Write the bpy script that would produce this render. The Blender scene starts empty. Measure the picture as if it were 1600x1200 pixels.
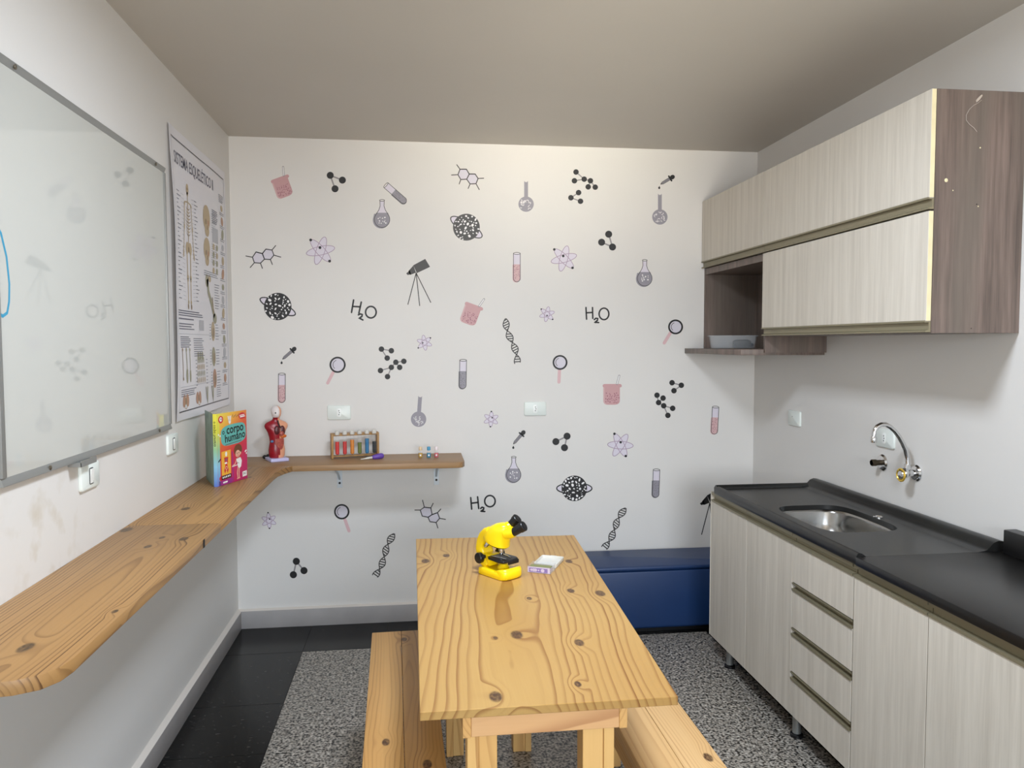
import bpy, bmesh, math, random
from mathutils import Vector, Matrix
R = random.Random(7)
S = bpy.context.scene
COL = S.collection
PI = math.pi

# ------------------------------------------------------------------ camera
FPX, CAM = 1199.4, Vector((0.9193, -4.0374, 1.4652))
YAW, PITCH, ROLL = 0.1244, -0.0531, -0.0018
_f = Vector((math.sin(YAW) * math.cos(PITCH), math.cos(YAW) * math.cos(PITCH), math.sin(PITCH)))
_r = Vector((math.cos(YAW), -math.sin(YAW), 0))
_u = _r.cross(_f)
RT = math.cos(ROLL) * _r + math.sin(ROLL) * _u
UP = -math.sin(ROLL) * _r + math.cos(ROLL) * _u
FW = _f
cd = bpy.data.cameras.new('camera')
cam = bpy.data.objects.new('camera', cd)
COL.objects.link(cam)
cam.matrix_world = Matrix(((RT.x, UP.x, -FW.x, CAM.x), (RT.y, UP.y, -FW.y, CAM.y), (RT.z, UP.z, -FW.z, CAM.z), (0, 0, 0, 1)))
cd.sensor_width = 36
cd.lens = FPX / 1600 * 36
cd.clip_start = .05
S.camera = cam

# ------------------------------------------------------------------ world, lights, exposure
W = bpy.data.worlds.new('world')
S.world = W
W.use_nodes = True
bg = W.node_tree.nodes['Background']
bg.inputs[0].default_value = (.62, .80, 1.0, 1)
bg.inputs[1].default_value = 1.0
S.view_settings.view_transform = 'Standard'
S.view_settings.look = 'None'
S.view_settings.gamma = 1
S.view_settings.use_curve_mapping = False
S.view_settings.exposure = 0.08
try:
    S.cycles.use_denoising = True
    S.cycles.max_bounces = 10
    S.cycles.diffuse_bounces = 6
except Exception:
    pass
LAMP = (1.28, -2.27, 2.478)
def area(name, loc, size, size_y, power, color, rot):
    l = bpy.data.lights.new(name, 'AREA')
    l.shape = 'RECTANGLE'
    l.size, l.size_y, l.energy, l.color = size, size_y, power, color
    o = bpy.data.objects.new(name, l)
    COL.objects.link(o)
    o.location = loc
    o.rotation_euler = rot
    return o
area('ceiling_lamp_light', (LAMP[0], LAMP[1], LAMP[2] - .022), .38, .38, 38, (.77, .88, 1.03), (0, 0, 0))
sk = area('window_daylight', (1.5, -6.33, 1.56), 1.6, 1.2, 52, (.56, .77, 1.0), (math.radians(72), 0, 0))
sk.data.spread = math.radians(125)
# warm light thrown up through the same window by the sunlit ground outside
gl = area('window_ground_light', (1.5, -6.31, 1.56), 1.6, 1.2, 24, (1.0, .70, .38), (math.radians(108), 0, 0))
gl.data.spread = math.radians(100)
area('right_wall_fill', (-.04, -5.15, 1.5), 1.0, 1.2, 16, (1.0, .98, .95), (0, math.radians(-90), 0))  # fill added behind the camera to brighten the near right wall
gb = area('upper_wall_fill', (1.6, -6.29, 1.45), .9, .3, 2.7, (1.0, .95, .82), (math.radians(101.5), 0, 0))  # added narrow beam, shaped to brighten the top of the back wall
gb.data.spread = math.radians(18)

# ------------------------------------------------------------------ materials
def lin(c):
    return tuple(((v / 255) / 12.92 if v / 255 <= .04045 else ((v / 255 + .055) / 1.055) ** 2.4) for v in c)
def rgba(c):
    return (*lin(c), 1)
class NT:
    def __init__(s, name):
        s.m = bpy.data.materials.new(name)
        s.m.use_nodes = True
        s.t = s.m.node_tree
        s.b = s.t.nodes['Principled BSDF']
    def n(s, typ, ins=None, **kw):
        nd = s.t.nodes.new(typ)
        for k, v in kw.items():
            setattr(nd, k, v)
        for k, v in (ins or {}).items():
            s.set(nd.inputs[k], v)
        return nd
    def set(s, sock, v):
        if hasattr(v, 'is_output') or isinstance(v, bpy.types.NodeSocket):
            s.t.links.new(v, sock)
        else:
            sock.default_value = v
    def math(s, op, a, b=0.0, c=None):
        nd = s.n('ShaderNodeMath', {0: a, 1: b}, operation=op)
        if c is not None:
            s.set(nd.inputs[2], c)
        return nd.outputs[0]
    def noise(s, vec, scale=1.0, detail=2.0, w=None, rough=.5):
        nd = s.n('ShaderNodeTexNoise', {'Scale': scale, 'Detail': detail, 'Roughness': rough}, noise_dimensions='4D' if w is not None else '3D')
        s.set(nd.inputs['Vector'], vec)
        if w is not None:
            s.set(nd.inputs['W'], w)
        return nd.outputs[0]
    def remap(s, v, a, b, c=0.0, d=1.0, smooth=False):
        nd = s.n('ShaderNodeMapRange', interpolation_type='SMOOTHSTEP' if smooth else 'LINEAR')
        for i, x in zip((0, 1, 2, 3, 4), (v, a, b, c, d)):
            s.set(nd.inputs[i], x)
        return nd.outputs[0]
    def mix(s, fac, a, b, mode='MIX'):
        nd = s.n('ShaderNodeMix', data_type='RGBA', blend_type=mode)
        s.set(nd.inputs[0], fac)
        s.set(nd.inputs[6], a)
        s.set(nd.inputs[7], b)
        return nd.outputs[2]
    def comb(s, x, y, z):
        return s.n('ShaderNodeCombineXYZ', {0: x, 1: y, 2: z}).outputs[0]
    def obj(s):
        return s.n('ShaderNodeTexCoord').outputs['Object']
    def pos(s):
        return s.n('ShaderNodeNewGeometry').outputs['Position']
    def sep(s, v):
        o = s.n('ShaderNodeSeparateXYZ', {0: v}).outputs
        return o[0], o[1], o[2]
    def bump(s, h, strength=.2, dist=.002):
        s.t.links.new(s.n('ShaderNodeBump', {'Height': h, 'Strength': strength, 'Distance': dist}).outputs[0], s.b.inputs['Normal'])

def plain(name, c, rough=.5, metal=0.0, spec=None, alpha=None, trans=None, coat=None, noise=0.0, nscale=8.0):
    q = NT(name)
    b = q.b
    b.inputs['Base Color'].default_value = rgba(c)
    b.inputs['Roughness'].default_value = rough
    b.inputs['Metallic'].default_value = metal
    if spec is not None:
        b.inputs['Specular IOR Level'].default_value = spec
    if trans is not None:
        b.inputs['Transmission Weight'].default_value = trans
    if coat is not None:
        b.inputs['Coat Weight'].default_value = coat
    if noise:
        f = q.noise(q.obj(), nscale, 3)
        dk = rgba([v * (1 - noise) for v in c])
        q.set(b.inputs['Base Color'], q.mix(q.remap(f, .3, .7), dk, rgba(c)))
    return q.m

def paint(name, c, bump=.08):
    q = NT(name)
    p = q.pos()
    f = q.noise(p, 1.6, 3)
    q.set(q.b.inputs['Base Color'], q.mix(q.remap(f, .35, .7), rgba([v * .985 for v in c]), rgba(c)))
    q.b.inputs['Roughness'].default_value = .55
    q.bump(q.noise(p, 60, 3), bump, .003)
    return q.m

def wood(name, light, mid, dark, axes='yxz', ring=.012, pith=(0, -.06), wob=.06, dwob=.05, knots=(), seed=0.0, rough=.42, line=.75, knotcol=(70, 42, 24), along=1.0, tilt=0.0):
    q = NT(name)
    c = dict(zip('xyz', q.sep(q.obj())))
    A, C, D = (c[a] for a in axes)
    rnd = q.n('ShaderNodeObjectInfo').outputs['Random']
    w = q.math('MULTIPLY_ADD', rnd, 9.0, seed)
    n1 = q.noise(q.comb(q.math('MULTIPLY', C, 3.5), q.math('MULTIPLY', A, 1.5 * along), q.math('MULTIPLY', D, 3.5)), 1, 1.5, w)
    n2 = q.noise(q.comb(q.math('MULTIPLY', C, 1.5), q.math('MULTIPLY', A, 1.1 * along), 3.3), 1, 1, w)
    n4 = q.noise(q.comb(q.math('MULTIPLY', C, 14), q.math('MULTIPLY', A, 5 * along), q.math('MULTIPLY', D, 14)), 1, 1, w)
    Cd = q.math('ADD', q.math('SUBTRACT', C, pith[0]), q.math('MULTIPLY', q.math('SUBTRACT', n1, .5), wob * 2))
    if tilt:
        Cd = q.math('ADD', Cd, q.math('MULTIPLY', A, tilt))
    Dd = q.math('ADD', q.math('SUBTRACT', D, pith[1]), q.math('MULTIPLY', q.math('SUBTRACT', n2, .5), dwob * 2))
    r = q.math('SQRT', q.math('ADD', q.math('MULTIPLY', Cd, Cd), q.math('MULTIPLY', Dd, Dd)))
    flat = q.comb(C, q.math('MULTIPLY', A, .55), 0.0)
    kmask = None
    for (kc, ka, kr) in knots:
        d = q.n('ShaderNodeVectorMath', {0: flat, 1: (kc, ka * .55, 0)}, operation='DISTANCE').outputs['Value']
        r = q.math('ADD', r, q.remap(d, 0.0, kr * 3.4, ring * 1.7, 0.0, True))
        k = q.remap(d, kr * .62, kr, 1.0, 0.0, True)
        kmask = k if kmask is None else q.math('MAXIMUM', kmask, k)
    t = q.math('ADD', q.math('DIVIDE', r, ring), q.math('MULTIPLY', q.math('SUBTRACT', n4, .5), .7))
    fr = q.math('FRACT', t)
    up = q.remap(fr, .5, .95, 0, 1, True)
    dn = q.remap(fr, .95, 1.0, 1, 0)
    vary = q.remap(q.noise(q.comb(q.math('FLOOR', t), 0.0, 0.0), 1.7, 0, w), .3, .68, .08, 1.0)
    m = q.math('MULTIPLY', q.math('MULTIPLY', up, dn), q.math('MULTIPLY', vary, line))
    base = q.mix(q.remap(n1, .3, .7), rgba(light), rgba(mid))
    fine = q.noise(q.comb(q.math('MULTIPLY', C, 260), q.math('MULTIPLY', A, 6), q.math('MULTIPLY', D, 260)), 1, 2, w)
    base = q.mix(q.remap(fine, .3, .75, 0, .35), base, rgba(mid))
    colr = q.mix(m, base, rgba(dark))
    if kmask is not None:
        kk = q.math('MULTIPLY', kmask, q.remap(q.noise(flat, 130, 2), .25, .6, .55, 1))
        colr = q.mix(kk, colr, rgba(knotcol))
    q.set(q.b.inputs['Base Color'], colr)
    q.b.inputs['Roughness'].default_value = rough
    q.bump(m, .08, .001)
    return q.m

def laminate(name, light, dark, rough=.45, sc=60.0, contrast=1.0, third=None):
    q = NT(name)
    x, y, z = q.sep(q.obj())
    rnd = q.math('MULTIPLY', q.n('ShaderNodeObjectInfo').outputs['Random'], 13.0)
    a = q.noise(q.comb(q.math('MULTIPLY', x, sc), q.math('MULTIPLY', y, sc), q.math('MULTIPLY', z, 1.6)), 1, 3, rnd)
    b = q.noise(q.comb(q.math('MULTIPLY', x, sc * 4.2), q.math('MULTIPLY', y, sc * 4.2), q.math('MULTIPLY', z, 9)), 1, 2, rnd)
    f = q.math('ADD', q.math('MULTIPLY', a, .65), q.math('MULTIPLY', b, .35))
    colr = q.mix(q.remap(f, .5 - .16 / contrast, .5 + .16 / contrast), rgba(dark), rgba(light))
    if third:
        g = q.noise(q.comb(q.math('MULTIPLY', x, sc * .22), q.math('MULTIPLY', y, sc * .22), q.math('MULTIPLY', z, 1.1)), 1, 2, rnd)
        colr = q.mix(q.remap(g, .42, .62, 0, .75), colr, rgba(third))
    q.set(q.b.inputs['Base Color'], colr)
    q.b.inputs['Roughness'].default_value = rough
    q.bump(b, .06, .0006)
    return q.m

def granite(name):
    q = NT(name)
    p = q.pos()
    a = q.noise(p, 105, 2)
    b = q.noise(p, 45, 3)
    g = q.n('ShaderNodeValToRGB')
    q.set(g.inputs[0], q.math('ADD', q.math('MULTIPLY', a, .7), q.math('MULTIPLY', b, .3)))
    cr = g.color_ramp
    cr.elements[0].position, cr.elements[0].color = .41, rgba((17, 16, 16))
    cr.elements[1].position, cr.elements[1].color = .62, rgba((190, 184, 174))
    for po, cc in ((.445, (76, 72, 67)), (.49, (134, 129, 120)), (.56, (156, 149, 139))):
        e = cr.elements.new(po)
        e.color = rgba(cc)
    q.set(q.b.inputs['Base Color'], g.outputs[0])
    q.b.inputs['Roughness'].default_value = .32
    return q.m

def black_granite(name):
    q = NT(name)
    p = q.pos()
    x, y, z = q.sep(p)
    a = q.noise(q.comb(q.math('MULTIPLY', x, 45), q.math('MULTIPLY', y, 90), z), 1, 3)
    q.set(q.b.inputs['Base Color'], q.mix(q.remap(a, .60, .74, 0, .8), rgba((9, 9, 9)), rgba((74, 70, 66))))
    q.b.inputs['Roughness'].default_value = .22
    q.b.inputs['Specular IOR Level'].default_value = .22
    return q.m

def vgrad(name, stops, axis='z', rough=.35, mul=1.0):
    """printed cover whose inks change along one axis of the object"""
    q = NT(name)
    c = dict(zip('xyz', q.sep(q.obj())))
    t = c['z'] if axis == 'z' else q.math('ADD', c['z'], q.math('MULTIPLY', c[axis[0]], mul))
    lo, hi = stops[0][0], stops[-1][0]
    g = q.n('ShaderNodeValToRGB')
    q.set(g.inputs[0], q.remap(t, lo, hi))
    cr = g.color_ramp
    cr.elements[0].color = rgba(stops[0][1])
    cr.elements[1].color = rgba(stops[-1][1])
    for po, cc in stops[1:-1]:
        e = cr.elements.new((po - lo) / (hi - lo))
        e.color = rgba(cc)
    q.set(q.b.inputs['Base Color'], g.outputs[0])
    q.b.inputs['Roughness'].default_value = rough
    return q.m

def emit(name, c, strength):
    q = NT(name)
    q.b.inputs['Base Color'].default_value = rgba(c)
    q.b.inputs['Emission Color'].default_value = rgba(c)
    q.b.inputs['Emission Strength'].default_value = strength
    return q.m

def clear(name, c=(235, 240, 240), alpha=.3, rough=.08):
    q = NT(name)
    q.b.inputs['Base Color'].default_value = rgba(c)
    q.b.inputs['Roughness'].default_value = rough
    q.b.inputs['Alpha'].default_value = alpha
    return q.m

M = {}
M['wall'] = paint('wall_paint', (222, 219, 214))
q = NT('stained_wall_paint')
_p = q.pos()
_d = q.n('ShaderNodeVectorMath', {0: _p, 1: (0, -2.0, .98)}, operation='DISTANCE').outputs['Value']
_m = q.math('MULTIPLY', q.remap(q.noise(_p, 11, 3), .52, .72), q.remap(_d, .08, .34, .5, 0))
q.set(q.b.inputs['Base Color'], q.mix(_m, rgba((221, 218, 213)), rgba((190, 176, 150))))
q.b.inputs['Roughness'].default_value = .55
q.bump(q.noise(_p, 60, 3), .08, .003)
M['stainwall'] = q.m
M['ceiling'] = paint('ceiling_paint', (200, 194, 184), .04)
M['base'] = plain('baseboard_stone', (172, 168, 166), .4, noise=.06)
M['caulk'] = plain('caulk', (212, 205, 196), .7)
M['granite'] = granite('grey_granite')
M['blackgranite'] = black_granite('black_granite')
M['grout'] = plain('grout', (48, 45, 43), .8)
M['board'] = plain('whiteboard_enamel', (192, 192, 185), .03)
M['board'].node_tree.nodes['Principled BSDF'].inputs['IOR'].default_value = 1.7
M['alu'] = plain('aluminium_frame', (150, 151, 148), .45, .55)
M['screw'] = plain('screw_metal', (120, 112, 98), .4, .8)
M['marker'] = plain('blue_marker', (52, 148, 182), .5)
M['plate'] = plain('plate_plastic', (226, 232, 226), .35)
M['plate2'] = plain('plate_insert', (240, 242, 238), .35)
M['hole'] = plain('dark_hole', (22, 20, 20), .6)
M['steel'] = plain('stainless', (158, 157, 154), .2, 1.0)
M['chrome'] = plain('chrome', (215, 215, 215), .08, 1.0)
M['darkpipe'] = plain('old_brass', (72, 62, 48), .4, .8)
M['gold'] = plain('gold_ring', (226, 190, 84), .25, .7)
M['zinc'] = plain('zinc_white', (190, 196, 200), .4, .3)
M['lam'] = laminate('pale_laminate', (214, 207, 194), (188, 180, 167), sc=44, contrast=.75)
M['dlam'] = laminate('brown_laminate', (130, 113, 104), (88, 76, 69), sc=46, third=(108, 99, 90))
M['edge'] = plain('raw_door_edge', (232, 220, 178), .6, noise=.06, nscale=20)
M['handle'] = plain('bronze_profile', (138, 130, 106), .4, .4)
M['carc'] = plain('carcass_dark', (60, 54, 50), .6)
M['sinktop'] = plain('black_synthetic_stone', (30, 30, 29), .32, noise=.1)
M['worktop'] = plain('black_worktop', (14, 13, 13), .34, spec=.5)
M['blue'] = plain('blue_vinyl', (23, 52, 96), .42, noise=.06, nscale=5)
M['black'] = plain('black_plastic', (18, 18, 20), .35)
M['blackm'] = plain('black_rubber', (20, 20, 22), .6)
M['yellow'] = plain('yellow_plastic', (250, 212, 8), .28)
M['white'] = plain('white_plastic', (236, 236, 238), .35)
M['paper'] = plain('poster_paper', (226, 224, 228), .38)
M['clear'] = clear('clear_plastic', (222, 228, 232), .13)
M['glass'] = clear('tube_glass', (226, 234, 234), .06, .05)
M['frost'] = clear('frosted_lid', (226, 224, 216), .72, .3)
# printed inks
INK = {'k': (13, 12, 13), 'g': (146, 142, 150), 'G': (112, 110, 116), 'l': (210, 205, 214), 'p': (198, 154, 155), 'P': (208, 172, 172),
       'd': (150, 92, 108), 'w': (236, 233, 232), 's': (142, 138, 138), 'a': (168, 146, 166), 'h': (214, 178, 180), 'L': (216, 209, 219),
       't': (60, 57, 54), 'b': (64, 62, 60)}
for k, v in INK.items():
    M['ink_' + k] = plain('ink_' + {'k': 'black', 'g': 'grey', 'G': 'deep_grey', 'l': 'lilac', 'p': 'pink', 'P': 'pale_pink', 'd': 'rose', 'w': 'white',
                                    's': 'silver', 'a': 'mauve', 'h': 'blush', 'L': 'pale_lilac', 't': 'charcoal', 'b': 'soot'}[k], v, .5)

# ------------------------------------------------------------------ mesh helpers
ORG = {}
class MB:
    def __init__(s):
        s.v, s.f, s.m, s.ms = [], [], [], []
    def mi(s, mat):
        if mat not in s.ms:
            s.ms.append(mat)
        return s.ms.index(mat)
    def add(s, vs, fs, mat):
        o = len(s.v)
        s.v += [Vector(p) for p in vs]
        k = s.mi(mat)
        for f in fs:
            s.f.append([i + o for i in f])
            s.m.append(k)
        return s
    def box(s, x0, x1, y0, y1, z0, z1, mat):
        vs = [(x, y, z) for z in (z0, z1) for y in (y0, y1) for x in (x0, x1)]
        return s.add(vs, [(0, 2, 3, 1), (4, 5, 7, 6), (0, 1, 5, 4), (2, 6, 7, 3), (0, 4, 6, 2), (1, 3, 7, 5)], mat)
    def prism(s, pts, a0, a1, mat, axis='z'):
        n = len(pts)
        def P(p, a):
            return {'z': (p[0], p[1], a), 'y': (p[0], a, p[1]), 'x': (a, p[0], p[1])}[axis]
        vs = [P(p, a0) for p in pts] + [P(p, a1) for p in pts]
        fs = [list(range(n))[::-1], list(range(n, 2 * n))] + [(i, (i + 1) % n, n + (i + 1) % n, n + i) for i in range(n)]
        return s.add(vs, fs, mat)
    def loft(s, rings, mat, cap0=True, cap1=True, mats=None):
        n = len(rings[0])
        vs = [p for r in rings for p in r]
        for j in range(len(rings) - 1):
            pass
        o = len(s.v)
        s.v += [Vector(p) for p in vs]
        for j in range(len(rings) - 1):
            for i in range(n):
                i2 = (i + 1) % n
                s.f.append([o + j * n + i, o + j * n + i2, o + (j + 1) * n + i2, o + (j + 1) * n + i])
                s.m.append(s.mi(mats(j, i) if mats else mat))
        if cap0:
            s.f.append([o + i for i in range(n)][::-1])
            s.m.append(s.mi(mats(0, 0) if mats else mat))
        if cap1:
            s.f.append([o + (len(rings) - 1) * n + i for i in range(n)])
            s.m.append(s.mi(mats(len(rings) - 2, 0) if mats else mat))
        return s
    def tube(s, path, r, mat, seg=12, cap=True):
        path = [Vector(p) for p in path]
        rs = r if isinstance(r, (list, tuple)) else [r] * len(path)
        rings = []
        ref = None
        for i, p in enumerate(path):
            t = (path[min(i + 1, len(path) - 1)] - path[max(i - 1, 0)]).normalized()
            if ref is None:
                ref = t.orthogonal().normalized()
            ref = (ref - t * ref.dot(t)).normalized()
            b = t.cross(ref)
            rings.append([p + (ref * math.cos(2 * PI * k / seg) + b * math.sin(2 * PI * k / seg)) * rs[i] for k in range(seg)])
        return s.loft(rings, mat, cap, cap)
    def cyl(s, p0, p1, r0, mat, r1=None, seg=16):
        return s.tube([p0, p1], [r0, r0 if r1 is None else r1], mat, seg)
    def lathe(s, prof, c, mat, seg=20, axis=(0, 0, 1), mats=None):
        ax = Vector(axis).normalized()
        u = ax.orthogonal().normalized()
        w = ax.cross(u)
        c = Vector(c)
        rings = [[c + ax * z + (u * math.cos(2 * PI * k / seg) + w * math.sin(2 * PI * k / seg)) * max(r, 1e-4) for k in range(seg)] for r, z in prof]
        return s.loft(rings, mat, True, True, mats)
    def ball(s, c, r, mat, seg=14, rings=8):
        rx, ry, rz = r if isinstance(r, (list, tuple)) else (r, r, r)
        rr = []
        for j in range(rings + 1):
            a = -PI / 2 + PI * j / rings
            ca = max(math.cos(a), .02)
            rr.append([(c[0] + rx * ca * math.cos(2 * PI * k / seg), c[1] + ry * ca * math.sin(2 * PI * k / seg), c[2] + rz * math.sin(a)) for k in range(seg)])
        return s.loft(rr, mat)
    def build(s, name, parent=None, origin=None, local=False, bevel=0, bseg=2, smooth=35, fix=True):
        if origin is None:
            origin = Vector((0, 0, 0)) if (local or parent is None) else ORG[parent.name]
        origin = Vector(origin)
        me = bpy.data.meshes.new(name)
        me.from_pydata([p - origin for p in s.v], [], s.f)
        for mt in s.ms:
            me.materials.append(M[mt])
        me.polygons.foreach_set('material_index', s.m)
        bm = bmesh.new()
        bm.from_mesh(me)
        if fix:
            bmesh.ops.recalc_face_normals(bm, faces=bm.faces)
        if bevel:
            es = [e for e in bm.edges if len(e.link_faces) == 2 and e.calc_face_angle(0) > .6]
            bmesh.ops.bevel(bm, geom=es, offset=bevel, segments=bseg, affect='EDGES', profile=.5, clamp_overlap=True)
        bm.to_mesh(me)
        bm.free()
        if smooth:
            me.shade_smooth()
            me.set_sharp_from_angle(angle=math.radians(smooth))
        o = bpy.data.objects.new(name, me)
        COL.objects.link(o)
        if parent:
            o.parent = parent
            ORG[o.name] = origin
        else:
            o.location = origin
            ORG[o.name] = origin
        return o

def tag(o, label, cat, group=None):
    o['label'] = label
    o['category'] = cat
    if group:
        o['group'] = group
    return o
def thing(name, label, cat, loc, rz=0, group=None):
    o = bpy.data.objects.new(name, None)
    COL.objects.link(o)
    o.location = loc
    o.rotation_euler = (0, 0, rz)
    o.empty_display_size = .05
    ORG[o.name] = Vector(loc)
    return tag(o, label, cat, group)
def struct(o):
    o['kind'] = 'structure'
    return o
def copy_tree(o, parent=None):
    c = o.copy()
    COL.objects.link(c)
    c.parent = parent
    ORG[c.name] = ORG.get(o.name, Vector())
    for ch in list(o.children):
        copy_tree(ch, c)
    return c
def rrect(cx, cy, hx, hy, r, n=6):
    pts = []
    for (sx, sy, a0) in ((1, 1, 0), (-1, 1, PI / 2), (-1, -1, PI), (1, -1, 1.5 * PI)):
        for k in range(n + 1):
            a = a0 + PI / 2 * k / n
            pts.append((cx + sx * (hx - r) + r * math.cos(a), cy + sy * (hy - r) + r * math.sin(a)))
    return pts
_tc = {}
def text_polys(txt, size=1.0, bold=0.0):
    """flat outline polygons of a line of lettering, baseline at 0, start at 0"""
    cu = bpy.data.curves.new('lettering', 'FONT')
    cu.body = txt
    cu.size = size
    cu.offset = bold
    cu.resolution_u = 3
    ob = bpy.data.objects.new('lettering', cu)
    me = bpy.data.meshes.new_from_object(ob)
    out = [[(me.vertices[i].co.x, me.vertices[i].co.y) for i in p.vertices] for p in me.polygons]
    bpy.data.objects.remove(ob)
    bpy.data.curves.remove(cu)
    bpy.data.meshes.remove(me)
    return out
class Draw:
    """flat print: polygons in 2-D with an ink and a layer"""
    def __init__(s):
        s.p = []
    def poly(s, pts, ink, layer=0):
        s.p.append(([tuple(q) for q in pts], ink, layer))
        return s
    def ell(s, cx, cy, rx, ry, ink, layer=0, rot=0.0, n=24):
        c, d = math.cos(rot), math.sin(rot)
        return s.poly([(cx + rx * math.cos(2 * PI * k / n) * c - ry * math.sin(2 * PI * k / n) * d,
                        cy + rx * math.cos(2 * PI * k / n) * d + ry * math.sin(2 * PI * k / n) * c) for k in range(n)], ink, layer)
    def line(s, pts, w, ink, layer=0, closed=False, caps=True):
        pts = list(pts)
        if closed:
            pts = pts + [pts[0], pts[1]]
        h = w / 2
        L, Rr = [], []
        for i, (x, y) in enumerate(pts):
            x0, y0 = pts[max(i - 1, 0)]
            x1, y1 = pts[min(i + 1, len(pts) - 1)]
            dx, dy = x1 - x0, y1 - y0
            d = math.hypot(dx, dy) or 1
            nx, ny = -dy / d, dx / d
            # keep the width constant through bends
            k = 1.0
            if 0 < i < len(pts) - 1:
                ax, ay = x - x0, y - y0
                da = math.hypot(ax, ay) or 1
                cosv = abs((-ay / da) * nx + (ax / da) * ny)
                k = 1 / max(cosv, .5)
            L.append((x + nx * h * k, y + ny * h * k))
            Rr.append((x - nx * h * k, y - ny * h * k))
        for i in range(len(pts) - 1 - (1 if closed else 0)):
            s.poly([L[i], L[i + 1], Rr[i + 1], Rr[i]], ink, layer)
        if closed:
            i = len(pts) - 2
            s.poly([L[i], L[1], Rr[1], Rr[i]], ink, layer)
        if caps and not closed:
            for q in (pts[0], pts[-1]):
                s.ell(q[0], q[1], h, h, ink, layer - .3, n=8)
        return s
    def ring(s, cx, cy, rx, ry, w, ink, layer=0, rot=0.0, a0=0.0, a1=2 * PI, n=32):
        c, d = math.cos(rot), math.sin(rot)
        full = abs(a1 - a0 - 2 * PI) < 1e-6
        pts = []
        for k in range(n + (0 if full else 1)):
            a = a0 + (a1 - a0) * k / n
            x, y = rx * math.cos(a), ry * math.sin(a)
            pts.append((cx + x * c - y * d, cy + x * d + y * c))
        return s.line(pts, w, ink, layer, closed=full)
    def text(s, txt, x, y, size, ink, layer=0, bold=0.0, rot=0.0, flip=True, sx=1.0):
        c, d = math.cos(rot), math.sin(rot)
        for pl in text_polys(txt, size, bold):
            pl = [(a * sx, b) for a, b in pl]
            s.poly([(x + px * c - (-py if flip else py) * d, y + px * d + (-py if flip else py) * c) for px, py in pl], ink, layer)
        return s
    def mesh(s, fn, mb=None, step=.0002):
        mb = mb or MB()
        for pts, ink, layer in s.p:
            mb.add([fn(x, y, layer) for x, y in pts], [list(range(len(pts)))], ink)
        return mb

# ------------------------------------------------------------------ room shell
RW, RH, RY = 2.7732, 2.5, -6.4
fl = struct(MB().box(-.12, RW + .12, RY - .12, .12, -.12, -.004, 'grout').build('floor'))
def tile(name, x0, x1, y0, y1, mat, dz):
    g = .0011
    mb = MB().box(x0 + g, x1 - g, y0 + g, y1 - g, -.03, dz, mat)
    o = mb.build(name, origin=((x0 + x1) / 2, (y0 + y1) / 2, 0), smooth=0)
    o.parent = fl
    return o
gx = [.372, .772, 1.172, 1.572, 1.972, 2.372]
gy = [-.358, -.48] + [-.882 - .398 * k for k in range(14)]
for i in range(len(gx) - 1):
    for j in range(len(gy) - 1):
        tile('floor_tile', gx[i], gx[i + 1], gy[j + 1], gy[j], 'granite', R.uniform(-.0008, 0))
bxs = [0, .372, .762, 1.16, 1.56, 1.96, 2.36, RW]
for i in range(len(bxs) - 1):
    tile('border_tile', bxs[i], bxs[i + 1], -.358, 0, 'blackgranite', R.uniform(-.0008, 0))
bys = [-.358, -.885] + [-1.275 - .398 * k for k in range(13)]
for j in range(len(bys) - 1):
    tile('border_tile', 0, .372, bys[j + 1], bys[j], 'blackgranite', R.uniform(-.0008, 0))
    tile('border_tile', 2.372, RW, bys[j + 1], bys[j], 'blackgranite', R.uniform(-.0008, 0))
struct(MB().box(-.12, RW + .12, RY - .12, .12, RH, RH + .12, 'ceiling').build('ceiling'))
struct(MB().box(-.12, RW + .12, 0, .12, 0, RH, 'wall').build('wall_back'))
wlm = MB().box(-.12, 0, -4.62, 0, 0, RH, 'stainwall').box(-.12, 0, RY, -5.68, 0, RH, 'stainwall')
wlm.box(-.12, 0, -5.68, -4.62, 0, .88, 'stainwall').box(-.12, 0, -5.68, -4.62, 2.12, RH, 'stainwall')
struct(wlm.build('wall_left'))
w2 = MB()
for a in ((-5.68, -5.64), (-5.17, -5.13), (-4.66, -4.62)):
    w2.box(-.09, -.06, a[0], a[1], .88, 2.12, 'white')
for a in ((.88, .92), (2.08, 2.12)):
    w2.box(-.09, -.06, -5.68, -4.62, a[0], a[1], 'white')
struct(w2.build('added_side_window'))  # unseen window, added as an opening for the right wall fill
struct(MB().box(RW, RW + .12, RY, 0, 0, RH, 'wall').build('wall_right'))
wr = MB()
wr.box(-.12, .68, RY - .12, RY, 0, RH, 'wall').box(2.32, RW + .12, RY - .12, RY, 0, RH, 'wall')
wr.box(.68, 2.32, RY - .12, RY, 0, .92, 'wall').box(.68, 2.32, RY - .12, RY, 2.2, RH, 'wall')
struct(wr.build('wall_rear'))
wn = MB()
for a in ((.68, .72), (1.48, 1.52), (2.28, 2.32)):
    wn.box(a[0], a[1], RY - .09, RY - .04, .92, 2.2, 'white')
for a in ((.92, .96), (2.16, 2.2)):
    wn.box(.68, 2.32, RY - .09, RY - .04, a[0], a[1], 'white')
struct(wn.build('window_1'))
def baseboard(name, pts, axis, a0, a1):
    o = MB().prism(pts, a0, a1, 'base', axis).build(name, bevel=.003)
    return struct(o)
bb = baseboard('baseboard_back', [(-.018, -.0035), (0, -.0035), (0, .09), (-.018, .09)], 'x', 0, RW)
MB().prism([(-.018, .09), (0, .09), (0, .098), (-.012, .094)], 0, RW, 'caulk', 'x').build('caulk_bead', bb, origin=(0, 0, 0))
bl = baseboard('baseboard_left', [(.018, -.0035), (0, -.0035), (0, .09), (.018, .09)], 'y', RY, -.018)
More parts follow.
